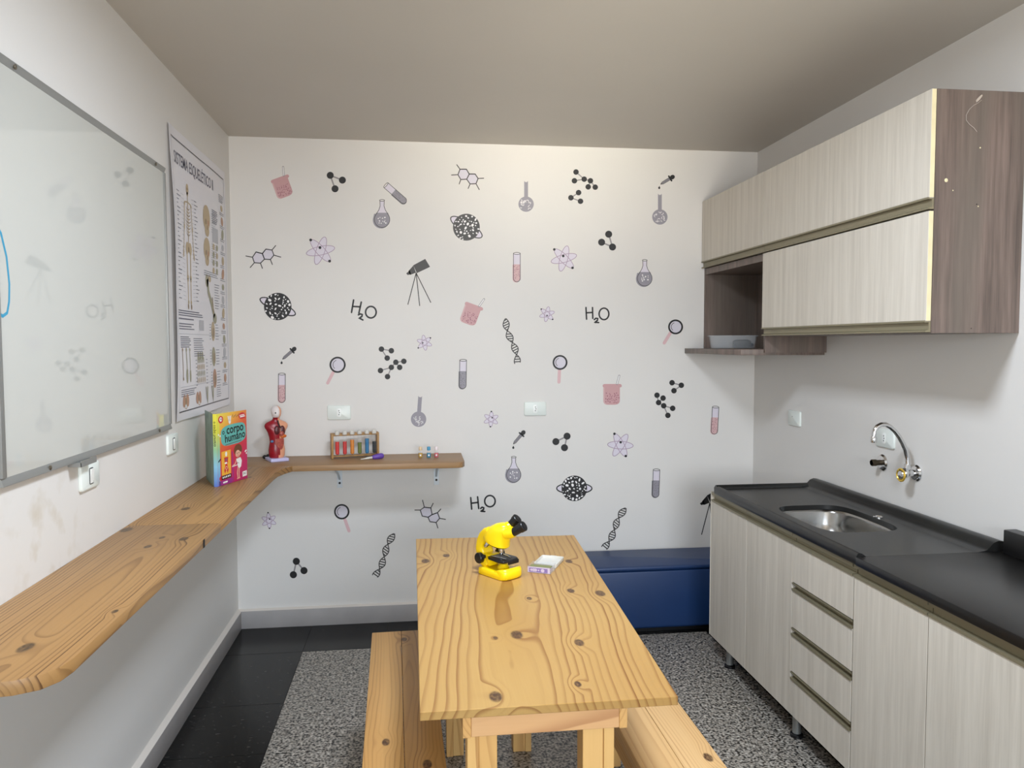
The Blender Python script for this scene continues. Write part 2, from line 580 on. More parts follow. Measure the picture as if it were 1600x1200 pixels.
MB().prism([(.018, .09), (0, .09), (0, .103), (.01, .095)], RY, -.018, 'caulk', 'y').build('caulk_bead', bl, origin=(0, 0, 0))
baseboard('baseboard_right', [(RW - .018, -.0035), (RW, -.0035), (RW, .09), (RW - .018, .09)], 'y', RY, -.5)

# ceiling lamp just outside the picture, the one that throws the shelf and cabinet shadows
M['lampglow'] = emit('lamp_diffuser', (255, 244, 226), 6.0)
cl = thing('ceiling_light', 'square white flush ceiling lamp above the pine table', 'lamp', LAMP)
MB().box(LAMP[0] - .22, LAMP[0] + .22, LAMP[1] - .22, LAMP[1] + .22, LAMP[2] - .012, RH - .0005, 'white').build('housing', cl, bevel=.004)
MB().box(LAMP[0] - .2, LAMP[0] + .2, LAMP[1] - .2, LAMP[1] + .2, LAMP[2] - .016, LAMP[2] - .0125, 'lampglow').build('diffuser', cl)

# ------------------------------------------------------------------ pine materials (knots sit where the boards show them)
def rel(ks, o):
    return [(x - o[0], y - o[1], r) for x, y, r in ks]
TO = (1.18, -1.91, .75)
M['tablewood'] = wood('table_pine', (182, 145, 84), (169, 128, 68), (128, 80, 30), 'yxz', ring=.017, pith=(-.02, -.085), wob=.055, dwob=.04, seed=2.2, along=.8, tilt=-.09,
                      knots=rel([(1.159, -2.203, .018), (1.105, -2.217, .007), (1.301, -2.271, .014), (1.074, -2.525, .016), (1.251, -2.49, .009), (1.437, -1.923, .017), (1.358, -1.89, .013),
                                 (1.229, -1.941, .009), (1.412, -1.594, .014), (1.015, -1.473, .014), (.945, -1.53, .017)], TO), line=.95, rough=.4)
M['apronwood'] = wood('apron_pine', (222, 178, 128), (206, 156, 104), (160, 104, 62), 'xzy', ring=.011, pith=(.05, -.03), wob=.02, seed=5)
M['legwood'] = wood('leg_pine', (226, 184, 118), (212, 164, 98), (170, 118, 62), 'zxy', ring=.009, pith=(.06, -.03), wob=.02, seed=8)
M['sidewood'] = wood('side_pine', (220, 176, 112), (204, 154, 90), (158, 106, 52), 'yzx', ring=.01, pith=(.04, -.03), wob=.02, seed=9)
M['benchwood'] = wood('bench_pine', (196, 152, 92), (178, 130, 70), (124, 78, 34), 'yxz', ring=.0085, pith=(.01, -.04), wob=.05, dwob=.03, seed=4, along=.9,
                      knots=[(.01, .52, .012), (-.045, -.16, .012), (.055, -.28, .014)], line=.8)
M['benchwood2'] = wood('bench_pine_pale', (214, 178, 126), (202, 160, 106), (164, 116, 66), 'yxz', ring=.0075, pith=(-.05, -.06), wob=.018, dwob=.02, seed=6, along=.5,
                       knots=[(.075, -.32, .013)], line=.7)
CO = (.145, -1.5, .887)
M['counterwood'] = wood('counter_pine', (178, 138, 88), (160, 119, 70), (92, 58, 28), 'yxz', ring=.0105, pith=(.03, -.05), wob=.05, dwob=.04, seed=3.1, along=.75,
                        knots=rel([(.02, -1.543, .02), (.113, -1.249, .017), (.162, -1.659, .010), (.231, -1.683, .015), (.155, -1.76, .012), (.176, -2.498, .016), (.268, -2.31, .008), (.12, -.55, .012), (.2, -.62, .01)], CO),
                        line=.95, knotcol=(84, 64, 42), rough=.45)
M['shelfwood'] = wood('shelf_pine', (164, 130, 90), (148, 113, 74), (112, 78, 46), 'xyz', ring=.0085, pith=(-.1, -.04), wob=.04, dwob=.03, seed=7, along=.7, line=.55, rough=.45)

# ------------------------------------------------------------------ left counter and back shelf
ZS, TH = .887, .027
t = thing('wooden_counter', 'long golden pine counter with rounded near end along the left wall', 'counter', CO)
cur = [(.288, -2.56), (.282, -2.60), (.262, -2.632), (.225, -2.65), (.17, -2.656), (.06, -2.657), (.0005, -2.657)]
near = [(.0005, -1.4875), (.29, -1.4875)] + cur
far = [(.0005, -.3305), (.335, -.3305), (.312, -.39), (.292, -.47), (.289, -.56), (.29, -1.4865), (.0005, -1.4865)]
for pts in (near, far):
    MB().prism(pts[::-1], ZS - TH, ZS, 'counterwood').build('board', t, bevel=.0015)
MB().prism([(.291, -1.70), (.2915, -1.70), (.2915, -1.684), (.291, -1.684)], ZS - .026, ZS - .001, 'hole').build('dark_notch', t)
SO = (.72, -.16, ZS)
s = thing('wooden_shelf', 'brown pine shelf on two brackets along the back wall', 'shelf', SO)
MB().prism([(.0005, -.0005), (1.152, -.0005), (1.152, -.285), (1.14, -.318), (1.118, -.33), (.0005, -.33)][::-1], ZS - TH, ZS, 'shelfwood').build('board', s, bevel=.0015)
for x, zb, lean in ((.521, .717, -.012), (1.021, .721, .006)):
    b = MB()
    b.box(x - .013, x + .013, -.0035, -.0005, zb, ZS - TH - .0005, 'zinc')
    b.box(x - .013, x + .013, -.25, -.0005, ZS - TH - .004, ZS - TH - .0005, 'zinc')
    b.tube([(x, -.004, zb + .045), (x + lean * .3, -.03, zb + .075), (x + lean, -.12, ZS - TH - .03), (x + lean, -.2, ZS - TH - .004)], .005, 'zinc', 8)
    bo = b.build('bracket', s)
    MB().lathe([(.006, 0), (.006, .002), (.003, .004)], (x, -.0035, zb + .025), 'hole', 10, (0, -1, 0)).build('screw', bo)

# ------------------------------------------------------------------ whiteboard
wb = thing('whiteboard', 'large whiteboard with grey aluminium frame on the left wall', 'whiteboard', (0, -1.65, 1.63))
y0, y1, z0, z1 = -2.24, -1.062, 1.15, 2.106
MB().box(.0005, .012, y0 + .006, y1 - .006, z0 + .006, z1 - .006, 'board').build('writing_board', wb)
fp = [(.0005, 0), (.018, 0), (.018, .004), (.0125, .018), (.0005, .018)]
MB().prism([(x, z0 + dz) for x, dz in fp], y0, y1, 'alu', 'y').build('frame_rail', wb)
MB().prism([(x, z1 - dz) for x, dz in fp], y0, y1, 'alu', 'y').build('frame_rail', wb)
MB().box(.0005, .018, y0, y0 + .018, z0 + .0185, z1 - .0185, 'alu').build('frame_stile', wb, bevel=.002)
MB().box(.0005, .018, y1 - .012, y1, z0 + .0185, z1 - .0185, 'alu').build('frame_stile', wb, bevel=.002)
for y, z in ((-2.123, z1 - .009), (-1.165, z1 - .009), (-2.02, z0 + .009), (-1.2, z0 + .009)):
    MB().lathe([(.006, 0), (.006, .0025), (.003, .004)], (.0165, y, z), 'screw', 10, (1, 0, 0)).build('screw', wb)
mk = Draw().line([(-2.262 + .03, 1.735), (-2.20, 1.71), (-2.18, 1.66), (-2.172, 1.60), (-2.176, 1.56), (-2.186, 1.535), (-2.205, 1.527), (-2.228, 1.535)], .0075, 'marker')
mk.mesh(lambda x, y, l: (.0123, x, y)).build('marker_line', wb)
MB().box(.0005, .035, -1.885, -1.79, z0 - .012, z0 - .0005, 'alu').box(.033, .036, -1.885, -1.79, z0 - .012, z0 + .004, 'alu').build('pen_ledge', wb)

# ------------------------------------------------------------------ switches and sockets
def plate_mb(w, h, kind):
    """local frame: x across, z up, front towards -y, back on y=0"""
    mb = MB()
    prof = [(1, 0), (1, .004), (.985, .0075), (.94, .0095)]
    rings = []
    for k, d in prof:
        rings.append([(p[0] * (1 - (1 - k)), -d - .0005, p[1] * (1 - (1 - k) * w / h)) for p in rrect(0, 0, w / 2 * 1, h / 2, .008, 4)])
    mb.loft(rings, 'plate')
    return mb
def wall_plate(name, label, cat, kind, loc, rz, group='white electrical plates on the walls', w=.119, h=.074):
    t = thing(name, label, cat, loc, rz, group)
    plate_mb(w, h, kind).build('cover_plate', t, local=True)
    if kind == 'socket':
        mb = MB()
        mb.prism([(p[0], p[1]) for p in rrect(0, 0, .0115, .022, .0085, 5)], -.0115, -.0102, 'plate2', 'y')
        so = mb.build('socket_face', t, local=True, bevel=.0006)
        for dz, dx in ((.0095, 0), (0, .0025), (-.0095, 0)):
            MB().lathe([(.0026, 0), (.0026, .0005)], (dx, -.0116, dz), 'hole', 8, (0, -1, 0)).build('pin_hole', so, local=True)
    elif kind == 'switch':
        MB().prism([(p[0], p[1]) for p in rrect(0, 0, .0125, .023, .004, 3)], -.0115, -.0102, 'hole', 'y').build('switch_gap', t, local=True)
        mb = MB().add([(-.0105, -.0116, -.0205), (.0105, -.0116, -.0205), (.0105, -.0135, 0), (-.0105, -.0135, 0), (-.0105, -.0165, .0205), (.0105, -.0165, .0205),
                       (-.0105, -.011, .0205), (.0105, -.011, .0205), (-.0105, -.011, -.0205), (.0105, -.011, -.0205)],
                      [(0, 1, 2, 3), (3, 2, 5, 4), (4, 5, 7, 6), (0, 3, 4, 6, 8), (1, 9, 7, 5, 2), (8, 9, 1, 0)], 'plate2')
        mb.build('rocker', t, local=True)
    else:
        MB().lathe([(.003, 0), (.003, .0006)], (-.012, -.0101, .008), 'alu', 8, (0, -1, 0)).build('cap', t, local=True)
    return t
wall_plate('power_socket', 'white wall socket above the test tube rack', 'socket', 'socket', (.523, 0, 1.109), 0)
wall_plate('power_socket', 'white wall socket in the middle of the back wall, right of the shelf end', 'socket', 'socket', (1.548, 0, 1.116), 0)
wall_plate('light_switch', 'white wall switch below the whiteboard, nearer of two on left wall', 'switch', 'switch', (0, -1.764, 1.095), PI / 2)
wall_plate('light_switch', 'white wall switch between whiteboard corner and standing book', 'switch', 'switch', (0, -1.02, 1.088), PI / 2)
wall_plate('blank_plate', 'blank white cover plate on the right wall under the cabinet', 'cover plate', 'blank', (RW, -.470, 1.093), -PI / 2)
wall_plate('power_socket', 'white wall socket on the right wall behind the faucet', 'socket', 'socket', (RW, -1.208, 1.085), -PI / 2)

# ------------------------------------------------------------------ base cabinets
XF, XD = 2.272, 2.288          # door front plane, carcass front plane
def base_handle(y0, y1, z, parent, h=.0405, lip=.013):
    """extruded grip rail lying on a door's upper edge"""
    pr = [(XF - .003, z - .002), (XF - .003, z + .006), (XF + .0132, z + .007), (XF + .0132, z + h - lip - .002), (XF - .002, z + h - lip), (XF - .002, z + h), (XD - .001, z + h), (XD - .001, z), (XF + .002, z)]
    MB().prism(pr, y0, y1, 'handle', 'y').build('handle', parent)
def door(parent, y0, y1, z0, z1, name='door', handle=True):
    o = MB().box(XF, XD - .001, y0 + .0015, y1 - .0015, z0, z1, 'lam').build(name, parent, bevel=.001, bseg=1)
    if handle:
        base_handle(y0 + .0015, y1 - .0015, z1 + .0005, o, *((.027, .005) if name == 'drawer' and z1 < .7 else (.0405, .013)))
    return o
def leg(parent, x, y, zt):
    mb = MB().cyl((x, y, .012), (x, y, zt), .016, 'alu').lathe([(.024, 0.0005), (.024, .01), (.018, .014)], (x, y, 0), 'black', 14)
    mb.build('leg', parent)
def carcass(parent, y0, y1, z0, z1):
    t = .015
    mb = MB()
    mb.box(XD, RW - .004, y0, y0 + t, z0, z1, 'carc').box(XD, RW - .004, y1 - t, y1, z0, z1, 'carc')
    mb.box(XD, RW - .004, y0 + t, y1 - t, z0, z0 + t, 'carc').box(RW - .01, RW - .004, y0 + t, y1 - t, z0 + t, z1, 'carc')
    mb.box(XD, XD + .06, y0 + t, y1 - t, z1 - t, z1, 'carc')
    mb.build('carcass', parent)
ZB, ZD, ZC = .104, .737, .779
c1 = thing('sink_cabinet', 'pale wood grain base cabinet with two doors and four drawers under the sink', 'cabinet', (2.5, -1.24, 0), 0, 'kitchen base cabinets')
carcass(c1, -1.825, -.664, ZB, ZC)
door(c1, -1.043, -.66, ZB, ZD)
door(c1, -1.432, -1.043, ZB, ZD)
dz = [(.597, ZD, True), (.4305, .567, True), (.267, .4005, True), (.104, .237, True)]
for i, (a, b, h) in enumerate(dz):
    door(c1, -1.822, -1.432, a, b, 'drawer')
for x, y in ((2.317, -.785), (2.317, -1.4), (2.317, -1.75), (2.7, -.785), (2.7, -1.75)):
    leg(c1, x, y, ZB)
MB().prism([(XD, -.664 + .0005), (RW - .004, -.664 + .0005), (RW - .004, -.650), (XD - .0165, -.650)], ZB, ZC, 'lam').build('end_panel', c1)
c2 = thing('base_cabinet', 'pale wood grain base cabinet with two tall doors, nearest to the camera', 'cabinet', (2.5, -2.2, 0), 0, 'kitchen base cabinets')
carcass(c2, -2.56, -1.8275, ZB, ZC)
door(c2, -2.176, -1.825, ZB, ZD)
door(c2, -2.56, -2.176, ZB, ZD)
for x, y in ((2.317, -1.9), (2.317, -2.48), (2.7, -1.9), (2.7, -2.48)):
    leg(c2, x, y, ZB)

# ------------------------------------------------------------------ sink top
st = thing('kitchen_sink', 'glossy black sink counter with raised rim and steel bowl', 'sink', (2.5, -1.29, ZC))
X0, X1, Y0, Y1 = 2.26, RW - .001, -1.855, -.716
zd = .806
def superell(cx, cy, hx, hy, n, k=4.2):
    out = []
    for i in range(n):
        a = 2 * PI * i / n
        c, s_ = math.cos(a), math.sin(a)
        out.append((cx + hx * math.copysign(abs(c) ** (2 / k), c), cy + hy * math.copysign(abs(s_) ** (2 / k), s_)))
    return out
BC, BH = (2.482, -1.345), (.150, .222)
NB = 64
hole = superell(*BC, *BH, NB)
xa, xb, ya, yb = X0 + .032, 2.668, Y0, Y1 - .03
def torect(p):
    dx, dy = p[0] - BC[0], p[1] - BC[1]
    k = min(((xb if dx > 0 else xa) - BC[0]) / dx if abs(dx) > 1e-6 else 1e9, ((yb if dy > 0 else ya) - BC[1]) / dy if abs(dy) > 1e-6 else 1e9)
    return (BC[0] + dx * k, BC[1] + dy * k)
outer = [torect(p) for p in hole]
corners = [(xa, ya), (xb, ya), (xb, yb), (xa, yb)]
for cpt in corners:
    i = min(range(NB), key=lambda j: (outer[j][0] - cpt[0]) ** 2 + (outer[j][1] - cpt[1]) ** 2)
    outer[i] = cpt
mb = MB()
n = NB
vs = [(x, y, zd) for x, y in outer] + [(x, y, zd) for x, y in hole] + [(x, y, zd - .018) for x, y in hole] + [(x, y, ZC + .0005) for x, y in outer]
fs = []
for i in range(n):
    j = (i + 1) % n
    fs += [(i, j, n + j, n + i), (n + i, n + j, 2 * n + j, 2 * n + i)]
mb.add(vs, fs, 'sinktop')
zb = ZC + .0005
front = [(X0 + .003, zb), (X0, zb + .006), (X0, .808), (X0 + .004, .815), (X0 + .011, .818), (X0 + .019, .815), (X0 + .032, zd), (X0 + .032, zb)]
mb.prism(front, Y0, Y1, 'sinktop', 'y')
back = [(2.668, zb), (2.668, zd), (2.690, .809), (2.700, .812), (2.708, .820), (2.722, .834), (2.738, .840), (2.755, .838), (X1, .826), (X1, zb)]
mb.prism(back, Y0, Y1, 'sinktop', 'y')
farp = [(Y1 - .03, zb), (Y1 - .03, zd), (Y1 - .022, .818), (Y1 - .014, .822), (Y1 - .006, .820), (Y1, .812), (Y1, zb)]
mb.prism(farp, X0 + .004, 2.70, 'sinktop', 'x')
mb.build('top', st, smooth=40)
rings = []
for k, (sc, z) in enumerate(((1.06, zd - .0185), (1.0, zd - .019), (.985, zd - .03), (.955, zd - .075), (.90, zd - .115), (.80, zd - .138), (.60, zd - .146), (.25, zd - .149), (.12, zd - .150))):
    rings.append([(BC[0] + (x - BC[0]) * sc, BC[1] + (y - BC[1]) * sc, z) for x, y in superell(*BC, *BH, NB, 4.2 - k * .22)])
MB().loft(rings, 'steel', False, True).build('bowl', st, smooth=80, fix=False)
MB().lathe([(.035, 0), (.035, .002), (.028, .004), (.02, .002), (.004, .003)], (BC[0], BC[1], zd - .150), 'chrome', 20).build('drain', st)
MB().lathe([(.018, 0), (.018, .0025), (.013, .0035), (.012, .001), (.002, .001)], (2.648, -1.36, zd + .0002), 'chrome', 20).build('hole_cover', st)

# plain black worktop beyond it
wt = thing('worktop', 'plain black worktop with upstand over the near cabinet', 'worktop', (2.5, -2.3, ZC))
MB().box(2.256, RW - .001, -3.0, -1.8565, ZC + .0005, .807, 'worktop').build('slab', wt, bevel=.003)
MB().box(2.728, RW - .001, -3.0, -1.885, .8072, .884, 'worktop').build('upstand', wt, bevel=.003)

# ------------------------------------------------------------------ faucet and capped pipe
fc = thing('faucet', 'chrome wall faucet with curved swan neck spout and gold ring handle', 'faucet', (RW, -1.4, .978))
MB().lathe([(.031, 0), (.031, .003), (.026, .009), (.014, .012)], (RW - .0005, -1.4, .978), 'chrome', 24, (-1, 0, 0)).build('wall_flange', fc)
MB().cyl((RW - .008, -1.4, .978), (RW - .062, -1.4, .978), .0125, 'chrome').ball((RW - .048, -1.4, .979), (.019, .019, .02), 'chrome').build('valve_body', fc)
hd = MB().tube([(RW - .064, -1.4 + .022 * math.cos(a), .972 + .022 * math.sin(a)) for a in [2 * PI * k / 24 for k in range(25)]], .0042, 'gold', 8).build('ring_handle', fc)
MB().lathe([(.017, 0), (.019, .004), (.015, .009), (.004, .011)], (RW - .058, -1.4, .972), 'chrome', 20, (-1, 0, 0)).build('handle_hub', hd)
sp = [(2.733, -1.4, .992), (2.735, -1.4, 1.013), (2.733, -1.4, 1.04), (2.726, -1.4, 1.066), (2.714, -1.4, 1.09), (2.699, -1.4, 1.115), (2.680, -1.4, 1.138), (2.662, -1.4, 1.153),
      (2.643, -1.4, 1.162), (2.625, -1.4, 1.162), (2.610, -1.4, 1.154), (2.600, -1.4, 1.14), (2.597, -1.4, 1.12), (2.597, -1.4, 1.106)]
so = MB().tube(sp, .0085, 'chrome', 14).cyl((2.733, -1.4, .992), (2.735, -1.4, 1.012), .0125, 'chrome').build('spout', fc, smooth=60)
MB().lathe([(.0105, 0), (.0115, .004), (.0115, .018), (.0095, .022)], (2.597, -1.4, 1.096), 'chrome', 16).build('aerator', so)
cp = thing('pipe_outlet', 'capped brown pipe stub with chrome flange beside the faucet', 'pipe', (RW, -1.19, .985))
MB().lathe([(.033, 0), (.033, .003), (.027, .009), (.013, .011)], (RW - .0005, -1.19, .985), 'chrome', 24, (-1, 0, 0)).build('wall_flange', cp)
MB().cyl((RW - .009, -1.19, .985), (RW - .05, -1.19, .985), .011, 'darkpipe').lathe([(.0135, 0), (.0135, .018), (.011, .02)], (RW - .03, -1.19, .985), 'darkpipe', 10, (-1, 0, 0)).build('stub', cp)

# ------------------------------------------------------------------ wall cabinet
UF, UD = 2.462, 2.479
UX1, ZT, ZM, ZL = RW - .001, 2.226, 1.866, 1.494
wc = thing('wall_cabinet', 'wall cabinet with pale flap doors, brown sides and an open niche', 'cabinet', (2.6, -.95, ZL))
t_ = .016
MB().box(UD, UX1, -1.868, -1.868 + t_, ZL, ZT, 'dlam').build('side_panel', wc)
MB().box(UD, UX1, -.0185, -.0015, 1.436, ZT, 'dlam').build('side_panel', wc)
MB().box(UD, UX1, -.7475, -.7315, 1.4205, ZM - .0335, 'dlam').build('niche_side', wc)
mb = MB().box(UD, UX1, -1.8515, -.019, ZT - t_, ZT, 'dlam')
mb.build('top_panel', wc)
MB().box(UD, UX1, -1.8515, -.7485, ZL, ZL + t_, 'dlam').build('bottom_panel', wc)
MB().box(UD, UX1, -1.8515, -.019, ZM - .0325, ZM - .0005, 'dlam').build('middle_panel', wc)
MB().box(UX1 - .006, UX1 - .0005, -.731, -.019, 1.436, ZM - .0335, 'dlam').build('niche_back', wc)
MB().box(2.372, UX1, -.7315, -.0015, 1.409, 1.4355, 'dlam').build('niche_shelf', wc, bevel=.001)
def flap(y0, y1, z0, z1):
    o = MB().box(UF, UD - .001, y0 + .0015, y1 - .0015, z0, z1, 'lam').build('door', wc, bevel=.0008, bseg=1)
    if y0 < -1.8:
        MB().box(UF + .001, UD - .002, y0 + .0009, y0 + .0014, z0 + .002, z1 - .001, 'edge').build('raw_edge', o)
    z = z0 - .0005
    a, b = y0 + .0015, y1 - .0015
    pr = [(UF - .003, z + .003), (UF - .003, z - .003), (UF + .010, z - .004), (UF + .010, z - .024), (UF + .004, z - .028), (UF - .001, z - .028), (UF - .001, z - .033), (UD - .001, z - .033), (UD - .001, z), (UF + .002, z)]
    MB().prism(pr, a, b, 'handle', 'y').build('handle', o)
flap(-.742, -.004, 1.902, ZT)
flap(-1.868, -.742, 1.902, ZT)
flap(-1.868, -.745, 1.530, ZM - .003)
# thread, filler blob and chips on the brown side
yq = -1.8685
def on_side(px, pz):
    return (px, yq, pz)
th = [(2.620, 2.196), (2.607, 2.186), (2.592, 2.178), (2.580, 2.166), (2.573, 2.150), (2.574, 2.135), (2.584, 2.122), (2.596, 2.112), (2.606, 2.100)]
M['string'] = plain('old_string', (190, 178, 166), .8)
sg = MB().tube([(x, yq - .004 - .003 * math.sin(i), z) for i, (x, z) in enumerate(th)], .0006, 'string', 6).build('thread', wc)
MB().loft([[(2.604 + .0, yq - .004, 2.196), (2.612, yq - .004, 2.205), (2.622, yq - .003, 2.213), (2.624, yq - .003, 2.209), (2.615, yq - .003, 2.197), (2.606, yq - .003, 2.189)],
           [(x, yq + .0003, z) for x, z in ((2.604, 2.196), (2.612, 2.205), (2.622, 2.213), (2.624, 2.209), (2.615, 2.197), (2.606, 2.189))]], 'string').build('filler_blob', sg)
for x, z, r, mt in ((2.515, 1.955, .006, 'edge'), (2.623, 2.213, .002, 'hole'), (2.624, 2.055, .0025, 'edge'), (2.538, 1.925, .002, 'edge'), (2.618, 1.885, .002, 'hole'), (2.623, 1.879, .002, 'edge'), (2.612, 1.508, .0018, 'hole')):
    MB().lathe([(r, 0), (r * .8, .0006)], (x, -1.868, z), mt, 9, (0, -1, 0)).build('chip', wc)

# clear food box on the niche shelf
bo = thing('plastic_container', 'clear plastic container on the open niche shelf', 'container', (2.53, -.27, 1.4357), math.radians(-24))
def boxring(hx, hy, z, r=.018):
    return [(x, y, z) for x, y in rrect(0, 0, hx, hy, r, 4)]
MB().loft([boxring(.105, .065, .0005), boxring(.108, .068, .003), boxring(.116, .076, .06), boxring(.124, .084, .061), boxring(.124, .084, .067), boxring(.119, .079, .067),
           boxring(.1145, .0745, .061), boxring(.1055, .0655, .004), boxring(.1, .06, .0035)], 'clear', True, True).build('tub', bo, local=True)
gd = thing('dark_gadget', 'small dark grey object inside the clear container', 'gadget', (2.575, -.28, 1.4395), math.radians(-20))
mb = MB()
mb.loft([boxring(.044, .026, .0, .008), boxring(.046, .028, .004, .008), boxring(.044, .026, .034, .008), boxring(.03, .014, .042, .006)], 'blackm')
mb.build('body', gd, local=True)
MB().cyl((.03, -.012, .012), (.054, -.02, .016), .009, 'blackm').build('stem', gd, local=True)

# ------------------------------------------------------------------ pine table
t = thing('pine_table', 'pale pine table with knotty top carrying the yellow microscope', 'table', TO)
def zero(pts):
    return pts
top = [(.921, -2.572), (1.4405, -2.572), (1.499, -1.258), (.914, -1.237)]
MB().prism(top, .732, .75, 'tablewood').build('tabletop', t, bevel=.0012, bseg=1)
MB().box(1.0225, 1.3245, -2.55, -2.532, .682, .7318, 'apronwood').build('apron', t, bevel=.001, bseg=1)
MB().box(1.0225, 1.3245, -1.318, -1.30, .682, .7318, 'apronwood').build('apron', t, bevel=.001, bseg=1)
for x in (1.005, 1.3245):
    MB().box(x + .0003, x + .0172, -2.55, -1.30, .680, .7318, 'sidewood').build('side_rail', t, bevel=.001, bseg=1)
for y0 in (-2.531, -1.383):
    for x0, x1, xm in ((1.0155, 1.0765, 1.0385), (1.254, 1.319, 1.297)):
        lg = MB().box(x0 if x0 < 1.1 else xm + .0004, xm if x0 < 1.1 else x1, y0, y0 + .064, .0005, .7315, 'legwood').build('leg', t, bevel=.001, bseg=1)
        MB().box(xm + .0004 if x0 < 1.1 else x0, x1 if x0 < 1.1 else xm, y0 + .004, y0 + .06, .0005, .679, 'legwood').build('leg_board', lg, origin=TO, bevel=.001, bseg=1)

# ------------------------------------------------------------------ two pine benches
def bench(label, loc, rz, mat, wids, L):
    """seat of two planks on two board trestles; local x across, y along"""
    b = thing('pine_bench', label, 'bench', loc, rz, 'pine benches beside the table')
    w = sum(wids)
    x = -w / 2
    for i, q in enumerate(wids):
        MB().box(x + .0006, x + q - .0006, -L / 2, L / 2, -.036, 0, mat).build('seat_plank', b, local=True, bevel=.002)
        x += q
    for x in (-w / 2 + .012, w / 2 - .034):
        MB().box(x, x + .022, -L / 2 + .06, L / 2 - .06, -.1, -.0365, 'sidewood').build('side_rail', b, local=True, bevel=.001, bseg=1)
    for y in (-L / 2 + .1, L / 2 - .16):
        for x in (-w / 2 + .0345, w / 2 - .0795):
            MB().box(x, x + .045, y, y + .06, -.4495, -.0365, 'legwood').build('leg', b, local=True, bevel=.001, bseg=1)
        MB().box(-w / 2 + .08, w / 2 - .08, y + .015, y + .045, -.1, -.0365, 'sidewood').build('cross_rail', b, local=True, bevel=.001, bseg=1)
    return b
bench('golden pine bench with two knotty planks on the left of the table', (.8755, -1.945, .45), math.radians(1.6), 'benchwood', (.102, .1), 1.2)
bench('pale pine bench partly under the right edge of the table', (1.545, -1.96, .45), math.radians(.4), 'benchwood2', (.104, .103), 1.2)

# ------------------------------------------------------------------ blue upholstered bench
bb_ = thing('blue_bench', 'long low blue vinyl upholstered bench against the back wall', 'bench', (2.1, -.18, 0))
def soft(x0, x1, y0_, y1_, z0_, z1_, r):
    mb = MB()
    rings = []
    for z, ins in ((z0_, r * .6), (z0_ + r * .4, r * .15), (z0_ + r, 0), (z1_ - r, 0), (z1_ - r * .4, r * .18), (z1_, r)):
        rings.append([(x, y, z) for x, y in rrect((x0 + x1) / 2, (y0_ + y1_) / 2, (x1 - x0) / 2 - ins, (y1_ - y0_) / 2 - ins, .018, 4)])
    mb.loft(rings, 'blue')
    return mb
soft(1.44, RW - .02, -.338, -.02, .022, .318, .012).build('body', bb_)
soft(1.438, RW - .018, -.341, -.0195, .3185, .342, .01).build('seat_cover', bb_)
for x in (1.5, 2.1, 2.7):
    for y in (-.3, -.06):
        MB().box(x - .03, x + .03, y - .02, y + .02, .0005, .0225, 'black').build('foot', bb_)
MB().box(1.46, RW - .03, -.318, -.314, .0005, .0215, 'black').build('plinth', bb_)

# ------------------------------------------------------------------ standing book
BK = Vector((.121, -.838, ZS + .0005))
bth = math.atan2(.198, .075)
M['cover'] = vgrad('cover_print', [(-.13, (176, 28, 96)), (-.03, (196, 34, 92)), (.06, (208, 44, 58)), (.14, (222, 96, 44)), (.215, (238, 176, 58)), (.30, (236, 222, 84))], 'x', mul=-.62)
M['spine'] = vgrad('spine_print', [(0, (96, 124, 206)), (.08, (138, 196, 222)), (.15, (150, 196, 150)), (.22, (214, 214, 70)), (.30, (240, 226, 72))])
M['backcover'] = plain('back_cover_print', (150, 170, 152), .45, noise=.18, nscale=25)
M['pages'] = plain('page_card', (226, 220, 200), .6)
for k, c in {'1': (96, 178, 168), '2': (206, 36, 48), '3': (238, 176, 50), '4': (112, 62, 30), '5': (232, 176, 150), '6': (240, 238, 232), '7': (150, 44, 130), '8': (242, 214, 90), '9': (96, 90, 84)}.items():
    M['ink_' + k] = plain('print_ink_' + k, c, .4)
bk = thing('book', 'colourful thick children book about the body standing half open on the counter', 'book', BK, bth)
BW, BHt = .211, .295
def bl_(x, y):      # world to the book's own frame
    dx, dy = x - BK.x, y - BK.y
    return (dx * math.cos(bth) + dy * math.sin(bth), -dx * math.sin(bth) + dy * math.cos(bth))
fcv = MB().box(0, BW, 0, .003, 0, BHt, 'cover').build('front_cover', bk, local=True, bevel=.0006, bseg=1)
a_ = bl_(.106, -.836)
ang = math.atan2(bl_(.022, -.633)[1] - a_[1], bl_(.022, -.633)[0] - a_[0])
def slab(p, ang, w, th, z0, z1, mat, side=1):
    d = (math.cos(ang), math.sin(ang))
    nn = (-d[1] * side, d[0] * side)
    return MB().prism([p, (p[0] + d[0] * w, p[1] + d[1] * w), (p[0] + d[0] * w + nn[0] * th, p[1] + d[1] * w + nn[1] * th), (p[0] + nn[0] * th, p[1] + nn[1] * th)], z0, z1, mat)
slab(a_, ang, .214, .003, 0, BHt, 'backcover', -1).build('back_cover', bk, local=True)
sd = math.atan2(-a_[1], -a_[0])
slab(a_, sd, math.hypot(*a_), .003, 0, BHt, 'spine').build('spine', bk, local=True)
for i in range(6):
    f = (i + 1) / 7
    p0 = (a_[0] * f + .004 * math.cos(ang * f), a_[1] * f + .004)
    slab((p0[0] + .004, p0[1] + .002), ang * f, .198, .0022, .005, BHt - .005, 'pages').build('page', bk, local=True)
d = Draw()
w, h = BW * 1000, BHt * 1000        # drawn in millimetres, y down from the cover's top
bub = []
for k in range(40):
    a = 2 * PI * k / 40
    bub.append((w * .545 + w * .42 * math.copysign(abs(math.cos(a)) ** .55, math.cos(a)) + 2 * math.sin(3 * a), h * .315 + h * .145 * math.copysign(abs(math.sin(a)) ** .6, math.sin(a)) - 6 * math.cos(a)))
d.poly(bub, '1', 0)
d.text('o', w * .17, h * .295, 30, 'k', 1, .5)
